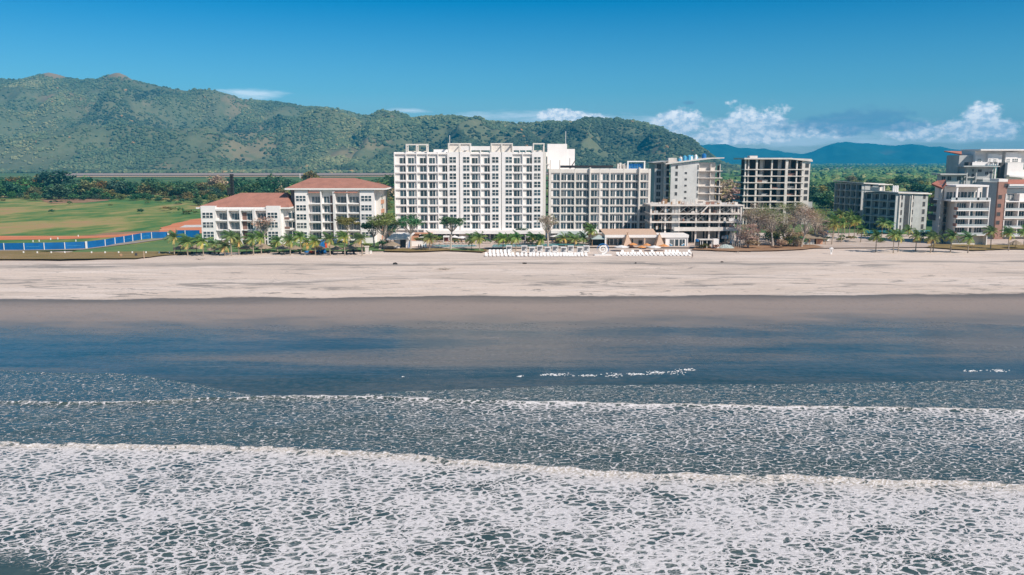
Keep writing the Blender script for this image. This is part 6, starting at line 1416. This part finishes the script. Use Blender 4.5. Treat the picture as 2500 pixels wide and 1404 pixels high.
def build_pylon():
    Y = 432; x, _ = pp(567.5, 470, Y); o = thing('lattice_tower', 'dark slender lattice tower behind the low red roofed block, net hanging at its left', 'tower', (x, Y, 0)); h = pp(567, 426, Y)[1]
    m = MB(); w = 0.78
    for sx in (-1, 1):
        for sy in (-1, 1): m.bar((sx*w, sy*w, 0), (sx*w*.7, sy*w*.7, h), .30)
    m.build('legs_frame', M['lattice'], o); n = 16; m = MB()
    for k in range(n):
        z0, z1 = h*k/n, h*(k+1)/n
        for s in (-1, 1):
            m.bar((-w, s*w*.95, z0), (w, s*w*.95, z1), .22); m.bar((w, s*w*.92, z0), (-w, s*w*.92, z1), .22); m.bar((s*w*.95, -w, z0), (s*w*.95, w, z1), .22); m.bar((-w, s*w*.9, z1), (w, s*w*.9, z1), .24)
    m.build('bracing', M['lattice'], o); m = MB()
    m.box(-.4, .4, -.4, .4, h*.62, h*.98); m.build('ladder_cage', M['lattice'], o)
    m = MB(); rd = random.Random(2)
    pr = lambda t, s: (-w-0.4-s*(0.2+6.0*(1-t)**2.2)-0.3*s, 0.4*math.sin(7*t+3*s), h*0.04+h*0.66*t)
    for i in range(15):
        for j in range(9):
            m.bar(pr(i/15, j/8), pr((i+1)/15, j/8), .09)
            if j < 8: m.bar(pr(i/15, j/8), pr((i+.6)/15, (j+1)/8), .09)
    m.build('hanging_net', M['lattice'], o)
    m = MB(); m.box(-w-1.8, -w+.1, -.7, .7, h*.55, h*.70); m.build('side_platform', M['lattice'], o)
build_pylon()
def build_hut():
    k = lambda v: 940+v/9.615; Y = gp(980, 608).y; x0 = pp(k(205), 600, Y)[0]; X = lambda v: pp(k(v), 600, Y)[0]-x0; Z = lambda v: pp(1250, 550+v/9.615, Y)[1]
    o = thing('beach_hut', 'small white beach hut with a tilted pale roof and dark doorway', 'hut', (x0, Y, 0))
    s = MB(); s.box(0, X(345), 0, 4, 0, Z(325)); s.box(X(490), X(530), 0, 4, 0, Z(325)); s.box(X(345), X(490), 3.5, 4, 0, Z(325)-.01); s.build('wall', M['white'], o)
    s = MB(); s.box(X(350), X(485), 1.0, 1.2, 0, Z(335)); s.build('doorway', M['dark'], o)
    s = MB(); a = X(45); b = X(560); s.hexa([(a, -1.6, Z(335)-.05), (b, -1.2, Z(322)-.05), (b+1.6, 5, Z(215)), (a+1.6, 5, Z(215)), (a, -1.6, Z(318)), (b, -1.2, Z(300)), (b+1.6, 5, Z(205)), (a+1.6, 5, Z(205))]); s.build('roof', M['white'], o)
    s = MB(); s.box(X(60), X(205)-.02, 1.5, 3.5, 0, 1.5); s.build('side_counter', M['slab'], o)
    o = thing('pennant_board', 'blue and white advertising board leaning beside the beach hut', 'board', (x0+X(580), Y-0.5, 0)); s = MB(); s.hexa([(-.5, -.05, .3), (.3, -.05, .9), (.3, .05, .9), (-.5, .05, .3), (-.2, -.05, 2.6), (.6, -.05, 3.2), (.6, .05, 3.2), (-.2, .05, 2.6)]); s.build('board', M['blueplastic'], o); s = MB(); s.tube([(.0, .1, 0), (.1, .1, 3.0)], .05, 5); s.build('post', M['frame'], o)
    def canoe(label, px, py, L, mt, rz=0.0):
        o = thing('kayak', label, 'kayak', gp(px, py), rz); n = 12; V = []; F = []
        for i in range(n+1):
            f = i/n; w = .40*math.sin(math.pi*min(.98, max(.02, f)))**.6; z = .12*(2*f-1)**4
            V += [(-L/2+L*f, -w, .32+z), (-L/2+L*f, -w*.6, .02+z), (-L/2+L*f, w*.6, .02+z), (-L/2+L*f, w, .32+z), (-L/2+L*f, 0, .36+z)]
        for i in range(n):
            for j in range(5): a, b = i*5+j, i*5+(j+1) % 5; F.append((a, b, b+5, a+5))
        link('hull', np_mesh('hull', np.array(V), np.array(F), mt), o); s = MB(); s.box(-.4, .4, -.18, .18, .36, .44); s.build('cockpit', M['black'], o)
    canoe('long blue kayak lying in front of the white beach hut', 978, 609.5, 4.6, M['blueplastic']); canoe('light blue kayak beside the blue one before the beach hut', 990, 608, 4.0, M['skyblue'], .1)
    o = thing('kiosk', 'small orange kiosk wall and roof behind the white beach hut', 'kiosk', gp(1030, 592)); s = MB(); s.box(-4.0, -1.2, 0, 3, 0, 3.2); s.box(0.6, 3.4, 0.3, 3, 0, 2.8); s.build('wall', M['orange'], o); s = MB(); s.box(-4.4, 3.8, -.6, 3.4, 3.21, 3.5); s.build('roof', M['orange'], o); s = MB(); s.box(-1.19, .59, 2.4, 2.6, 0, 2.6); s.build('shutter', M['dark'], o)
    o = thing('garden_wall', 'low pale rendered wall right of the beach hut', 'wall', gp(1023, 603)); s = MB(); s.box(-2.6, 2.6, 0, .3, 0, 2.0); s.build('wall', M['panel'], o); s = MB(); s.box(-2.65, 2.65, -.05, .35, 2.002, 2.12); s.build('coping', M['white'], o)
    # racks of light blue boats and boards on the terrace edge
    rd = random.Random(21)
    for i in range(7): canoe('%s upturned pale teal kayak from the left at the terrace edge' % ORD[i], 1040+i*8.0+rd.uniform(-2, 2), 608.5+rd.uniform(-1.5, 1), 2.9, M['skyblue'] if i % 3 else M['hut'], rd.uniform(-.6, .6))
    # orange buoy, blue slide under the thatched parasols
    o = thing('inflatable_boat', 'orange red inflatable boat under a thatched parasol', 'boat', gp(766, 619), 0); n = 14; s = MB(); s.tube([(-1.35, 0, .45), (-1.1, -.55, .45), (0, -.75, .45), (1.1, -.5, .5), (1.5, 0, .62), (1.1, .5, .5), (0, .75, .45), (-1.1, .55, .45), (-1.35, 0, .45)], .42, 8); s.build('tube', M['redtank'], o); s = MB(); s.box(-1.1, 1.1, -.5, .5, .15, .3); s.build('floor', M['redtank'], o)
    o = thing('water_slide', 'blue inflatable slide standing behind the orange boat', 'slide', gp(789, 619), 0); s = MB(); s.hexa([(-.9, -.5, 0), (.9, -.5, 0), (.9, .9, 0), (-.9, .9, 0), (-.2, .1, 4.6), (.6, .1, 4.6), (.6, .7, 4.6), (-.2, .7, 4.6)]); s.build('tower', M['blueplastic'], o); s = MB(); s.tube([(-.1, -.2, 4.4), (-.7, -.6, 2.8), (-1.1, -.9, 1.2), (-2.4, -1.2, .4)], .38, 7); s.build('chute', M['blueplastic'], o); s = MB(); s.hexa([(.8, -.3, 2.0), (1.4, -.3, 2.0), (1.4, .0, 2.0), (.8, .0, 2.0), (.75, -.3, 3.6), (1.2, -.3, 3.6), (1.2, .0, 3.6), (.75, .0, 3.6)]); s.build('side_panel', M['redtank'], o)
    o = thing('dinghy', 'light blue dinghy lying left of the orange boat', 'boat', gp(756, 617.5), .15); s = MB(); s.tube([(-1.5, 0, .35), (-1.1, -.5, .35), (1.2, -.5, .4), (1.7, 0, .5), (1.2, .5, .4), (-1.1, .5, .35), (-1.5, 0, .35)], .28, 7); s.build('tube', M['blueplastic'], o); s = MB(); s.box(-1.1, 1.2, -.35, .35, .1, .25); s.build('floor', M['skyblue'], o)
    # white stone pier by the last palm
    m = MB(); m.hexa([(-.45, -.45, 0), (.45, -.45, 0), (.45, .45, 0), (-.45, .45, 0), (-.55, -.5, 2.3), (.55, -.5, 2.3), (.55, .5, 2.3), (-.55, .5, 2.3)]); m.box(-.7, .7, -.65, .65, 2.301, 2.6); tag(m.build('stone_pier', M['slab'], None, gp(896, 620)), 'stout pale stone gate pier beside the last palm of the left row', 'pier')
    for px in (904, 907): m = MB(); m.box(-.13, .13, -.13, .13, 0, .9); m.box(-.16, .16, -.16, .16, .9, 1.0); tag(m.build('bollard', M['whiteplastic'], None, gp(px, 619.5)), ('left' if px < 905 else 'right')+' short white post of the pair beside the pale stone pier', 'bollard')
build_hut()
def build_right_bits():
    o = thing('open_shelter', 'small flat roofed open shelter with white posts before the low unfinished frame', 'shelter', gp(1724, 609)); 
    for x in (-2.0, -1.3, .2, 1.9):
        s = MB(); s.box(x-.09, x+.09, -.1, .1, 0, 3.2); s.build('post', M['frame'], o)
    s = MB(); s.box(-2.4, 2.4, -.5, 3.2, 3.201, 3.4); s.build('roof', M['slab'], o); s = MB(); s.box(-1.9, 1.8, 2.6, 2.8, 0, 3.19); s.build('back_wall', M['dark'], o); s = MB(); s.box(2.45, 4.3, .2, 2.6, 0, 3.5); s.build('white_wall', M['white'], o)
    o = thing('barrel', 'blue plastic barrel stack left of the open shelter', 'barrel', gp(1702, 603)); s = MB(); s.tube([(0, 0, 1.9), (0, 0, 2.0), (0, 0, 2.7), (0, 0, 2.8)], [.6, .75, .75, .55], 10); s.build('drum', M['blueplastic'], o); s = MB(); s.box(-.7, .7, -.4, .4, 0, 1.89); s.build('stand', M['dark'], o)
    # rubble heap under a pale net
    rng = np.random.RandomState(5); n = 22; xs = np.linspace(-3.6, 3.6, n); ys = np.linspace(-2, 2, 12); Xg, Yg = np.meshgrid(xs, ys); Zg = 1.75*np.exp(-(Xg/2.4)**2-(Yg/1.5)**2)+0.5*np.exp(-((Xg-2.2)/1)**2-(Yg/1.2)**2)+rng.uniform(-.12, .12, Xg.shape)-.1
    tag(link('rubble_heap', np_mesh('rubble_heap', np.stack([Xg, Yg, Zg], -1).reshape(-1, 3), grid_faces(12, n), mat('rubble', (0.34, 0.38, 0.36), var=.5, scale=3)), None, gp(1770, 608)), 'grey green rubble heap right of the open shelter', 'rubble')
    rd = random.Random(8)
    for i in range(9):
        m = MB(); h = rd.uniform(2.0, 5.6); m.tube([(0, 0, 0), (rd.uniform(-.6, .6), 0, h)], .07, 5); tag(m.build('timber_pole', M['bark'], None, gp(1786+i*3.6+rd.uniform(-1, 1), 607+rd.uniform(-1, 1.5))), 'thin wooden pole standing among the junk at the corner of the unfinished frame', 'pole', 'poles at the frame corner')
    m = MB(); m.box(-.28, .28, 0, .5, 0, 13.8); tag(m.build('concrete_mast', M['slab'], None, (pp(1808, 560, 291)[0], 291, 0)), 'tall pale concrete post at the right corner of the low unfinished frame', 'post')
    # thatched shack
    o = thing('beach_shack', 'low shack with brushwood roof and grey walls beside the brown thicket', 'shack', gp(1985, 599)); s = MB(); s.box(-3.6, .4, 0, 4, 0, 2.5); s.build('wall', M['greyblue'], o); s = MB(); s.box(1.4, 3.6, .6, 3.6, 0, 2.1); s.build('counter_wall', M['orange'], o); s = MB(); s.hexa([(-4.2, -1.2, 2.6), (4.4, -1.2, 2.45), (4.4, 4.6, 3.2), (-4.2, 4.6, 3.5), (-4.2, -1.2, 2.85), (4.4, -1.2, 2.65), (4.4, 4.6, 3.5), (-4.2, 4.6, 3.8)]); s.build('roof', M['straw'], o)
    for x in (-1.6, .9, 4.0): s = MB(); s.box(x-.08, x+.08, -1.0, -.85, 0, 2.5); s.build('post', M['timber'], o)
    o = thing('tank_trailer', 'blue and white tank on the ground behind the thatched shack', 'tank', gp(2008, 590)); s = MB(); s.tube([(-1.8, 0, 3.4), (-1.7, 0, 3.4), (1.7, 0, 3.4), (1.8, 0, 3.4)], [.6, .9, .9, .6], 10); s.build('tank', M['blueplastic'], o); s = MB(); s.box(-2.2, 2.2, -.8, .8, 0, 2.45); s.build('base', M['white'], o)
    # white information post
    o = thing('guide_post', 'white post with small pitched cap standing alone on the sand', 'post', gp(2029, 620.5)); s = MB(); s.box(-.28, -.1, -.15, .15, 0, 1.75); s.box(.1, .28, -.15, .15, 0, 1.75); s.box(-.1, .1, -.14, .14, 0, .55); s.box(-.1, .1, -.14, .14, 1.45, 1.75); s.build('post', M['whiteplastic'], o); s = MB(); s.extrude_y([(-.75, 1.751), (.75, 1.751), (0, 2.35)], -.3, .3); s.build('cap', M['whiteplastic'], o); s = MB(); s.box(-.1, .1, .0, .1, .551, 1.449); s.build('dark_panel', M['dark'], o)
    # stones and drift wood on the beach
    for i, (px, py, r, lab) in enumerate(((965, 645.5, .62, 'dark stone on the sand below the white beach hut'), (1281, 645, .60, 'dark stone on the sand below the white loungers'), (1763, 641, .45, 'dark stone on the sand below the open shelter'), (1552, 643, .30, 'small flat dark stone on the sand below the teepee tents'))):
        rng = np.random.RandomState(i); v, f = ico(); v = v*rng.uniform(.7, 1.25, (12, 1))*np.array([r*1.25, r*.9, r*.75]); v[:, 2] += r*.3; tag(link('stone', np_mesh('stone', v, f, M['rock']), None, gp(px, py)), lab, 'stone')
    def drift(px, py, L, lab, seed, n):
        rd = random.Random(seed); m = MB()
        for k in range(n):
            a = rd.uniform(-.5, .5)+(math.pi if k % 2 else 0); l = L*rd.uniform(.4, 1)/2; o0 = Vector((rd.uniform(-L, L)*.25, rd.uniform(-.5, .5), .12)); e = o0+Vector((math.cos(a)*l, math.sin(a)*l, rd.uniform(.0, .5))); m.tube([o0, o0.lerp(e, .5)+Vector((0, rd.uniform(-.2, .2), .15)), e], [.10, .07, .03], 5)
        tag(m.build('driftwood', M['bark'], None, gp(px, py)), lab, 'driftwood')
    drift(490, 634.5, 3.6, 'forked dead branch on the sand below the left palms', 3, 6); drift(1085, 659, 5.5, 'tangle of dead branches half buried in the beach', 5, 12); drift(1800, 618, 2.2, 'leaning dead stick at the sandy edge of the thicket', 7, 4)
build_right_bits()

# ================================================================== PEOPLE
def person(label, px, py, rz, cols, pose, h=1.74):
    o3 = None
    J = {'pelvis': (0, 0, .93), 'chest': (0, -.02, 1.30), 'neck': (0, -.02, 1.48), 'head': (0, -.04, 1.60), 'crown': (0, -.03, 1.70),
         'ls': (.18, -.02, 1.41), 'rs': (-.18, -.02, 1.41), 'le': (.26, -.02, 1.14), 're': (-.26, -.02, 1.14), 'lw': (.28, -.10, .90), 'rw': (-.28, -.10, .90), 'lh': (.28, -.13, .80), 'rh': (-.28, -.13, .80),
         'lp': (.10, 0, .88), 'rp': (-.10, 0, .88), 'lk': (.11, -.03, .48), 'rk': (-.11, -.03, .48), 'la': (.11, .02, .08), 'ra': (-.11, .02, .08), 'lt': (.11, -.16, .04), 'rt': (-.11, -.16, .04)}
    J.update(pose); names = list(J); idx = {n: i for i, n in enumerate(names)}
    E = [('pelvis', 'chest'), ('chest', 'neck'), ('neck', 'head'), ('head', 'crown'), ('chest', 'ls'), ('chest', 'rs'), ('ls', 'le'), ('rs', 're'), ('le', 'lw'), ('re', 'rw'), ('lw', 'lh'), ('rw', 'rh'), ('pelvis', 'lp'), ('pelvis', 'rp'), ('lp', 'lk'), ('rp', 'rk'), ('lk', 'la'), ('rk', 'ra'), ('la', 'lt'), ('ra', 'rt')]
    me = bpy.data.meshes.new('person_rig'); me.from_pydata([J[n] for n in names], [(idx[a], idx[b]) for a, b in E], [])
    ob = bpy.data.objects.new('person_rig', me); col.objects.link(ob); md = ob.modifiers.new('skin', 'SKIN'); sv = me.skin_vertices[0].data if me.skin_vertices else None
    if sv is None:
        bpy.context.view_layer.objects.active = ob; bpy.ops.object.mode_set(mode='EDIT'); bpy.ops.object.mode_set(mode='OBJECT'); sv = me.skin_vertices[0].data if me.skin_vertices else None
    rad = {'pelvis': .15, 'chest': .16, 'neck': .06, 'head': .105, 'crown': .075, 'ls': .07, 'rs': .07, 'le': .045, 're': .045, 'lw': .033, 'rw': .033, 'lh': .04, 'rh': .04, 'lp': .10, 'rp': .10, 'lk': .062, 'rk': .062, 'la': .045, 'ra': .045, 'lt': .04, 'rt': .04}
    if sv:
        for n in names: r = rad[n]; sv[idx[n]].radius = (r, r*.8 if n in ('chest', 'pelvis') else r)
        sv[idx['pelvis']].use_root = True
    ob.modifiers.new('sub', 'SUBSURF').levels = 1; ob.modifiers['sub'].render_levels = 1
    dg = bpy.context.evaluated_depsgraph_get(); m2 = bpy.data.meshes.new_from_object(ob.evaluated_get(dg)); m2.name = 'person'
    bpy.data.objects.remove(ob); m2.materials.clear()
    for c in cols: m2.materials.append(c)     # skin, top, shorts, hair
    for p in m2.polygons:
        z = p.center.z; x = abs(p.center.x); k = 0
        if 0.95 < z < 1.45 and x < .30: k = 1
        if 0.95 < z < 1.18 and x > .2: k = 0
        if 0.52 < z <= 0.98 and x < .22: k = 2
        if z > 1.62 and p.center.y > -.12 or z > 1.70: k = 3
        p.material_index = k; p.use_smooth = True
    o = link('person', m2, None, gp(px, py), rz); o.scale = (h/1.76,)*3; return tag(o, label, 'person')
def build_people():
    walk = {'lk': (.11, -.16, .50), 'la': (.11, -.02, .12), 'lt': (.11, -.20, .07), 'rk': (-.11, .06, .48), 'ra': (-.11, .26, .12), 'rt': (-.11, .10, .03), 'le': (.25, .10, 1.15), 'lw': (.27, .12, .92), 'lh': (.27, .08, .83), 're': (-.25, -.12, 1.15), 'rw': (-.26, -.30, .98), 'rh': (-.26, -.38, .93)}
    person('person in dark shirt and shorts walking on the sand beside the right hand loungers', 1690, 630.5, R(70), (M['skin'], M['shirt'], M['shorts'], M['hair']), walk, 1.8)
    wet = (M['skin'], M['shirt'], M['shirt'], M['hair'])
    person('leftmost dark dressed person of the three by the terrace kayaks, mid step', 1022, 607.5, R(100), wet, walk, 1.75)
    person('middle dark dressed person of the three by the terrace kayaks', 1027, 607.5, R(20), wet, {}, 1.75)
    person('rightmost dark dressed person of the three by the terrace kayaks', 1034.5, 609, R(-30), (M['skin'], M['blueplastic'], M['shirt'], M['hair']), {'lh': (.2, -.35, 1.05), 'lw': (.22, -.28, 1.0)}, 1.78)
build_people()
# ================================================================== AIR
def build_haze():
    mb = MB(); mb.box(-8500, 8500, -1400, 10700, -8.0, 470.0)
    m = bpy.data.materials.new('haze_air'); m.use_nodes = True; t = m.node_tree; t.nodes.clear()
    o = t.nodes.new('ShaderNodeOutputMaterial'); v = t.nodes.new('ShaderNodeVolumePrincipled')
    v.inputs['Color'].default_value = (0.02, 0.52, 0.95, 1); v.inputs['Density'].default_value = 1.15e-4; v.inputs['Anisotropy'].default_value = 0.0
    t.links.new(v.outputs[0], o.inputs['Volume'])
    tag(mb.build('haze', m), 'thin blue air haze over the whole coast', 'haze', kind='stuff')
build_haze()
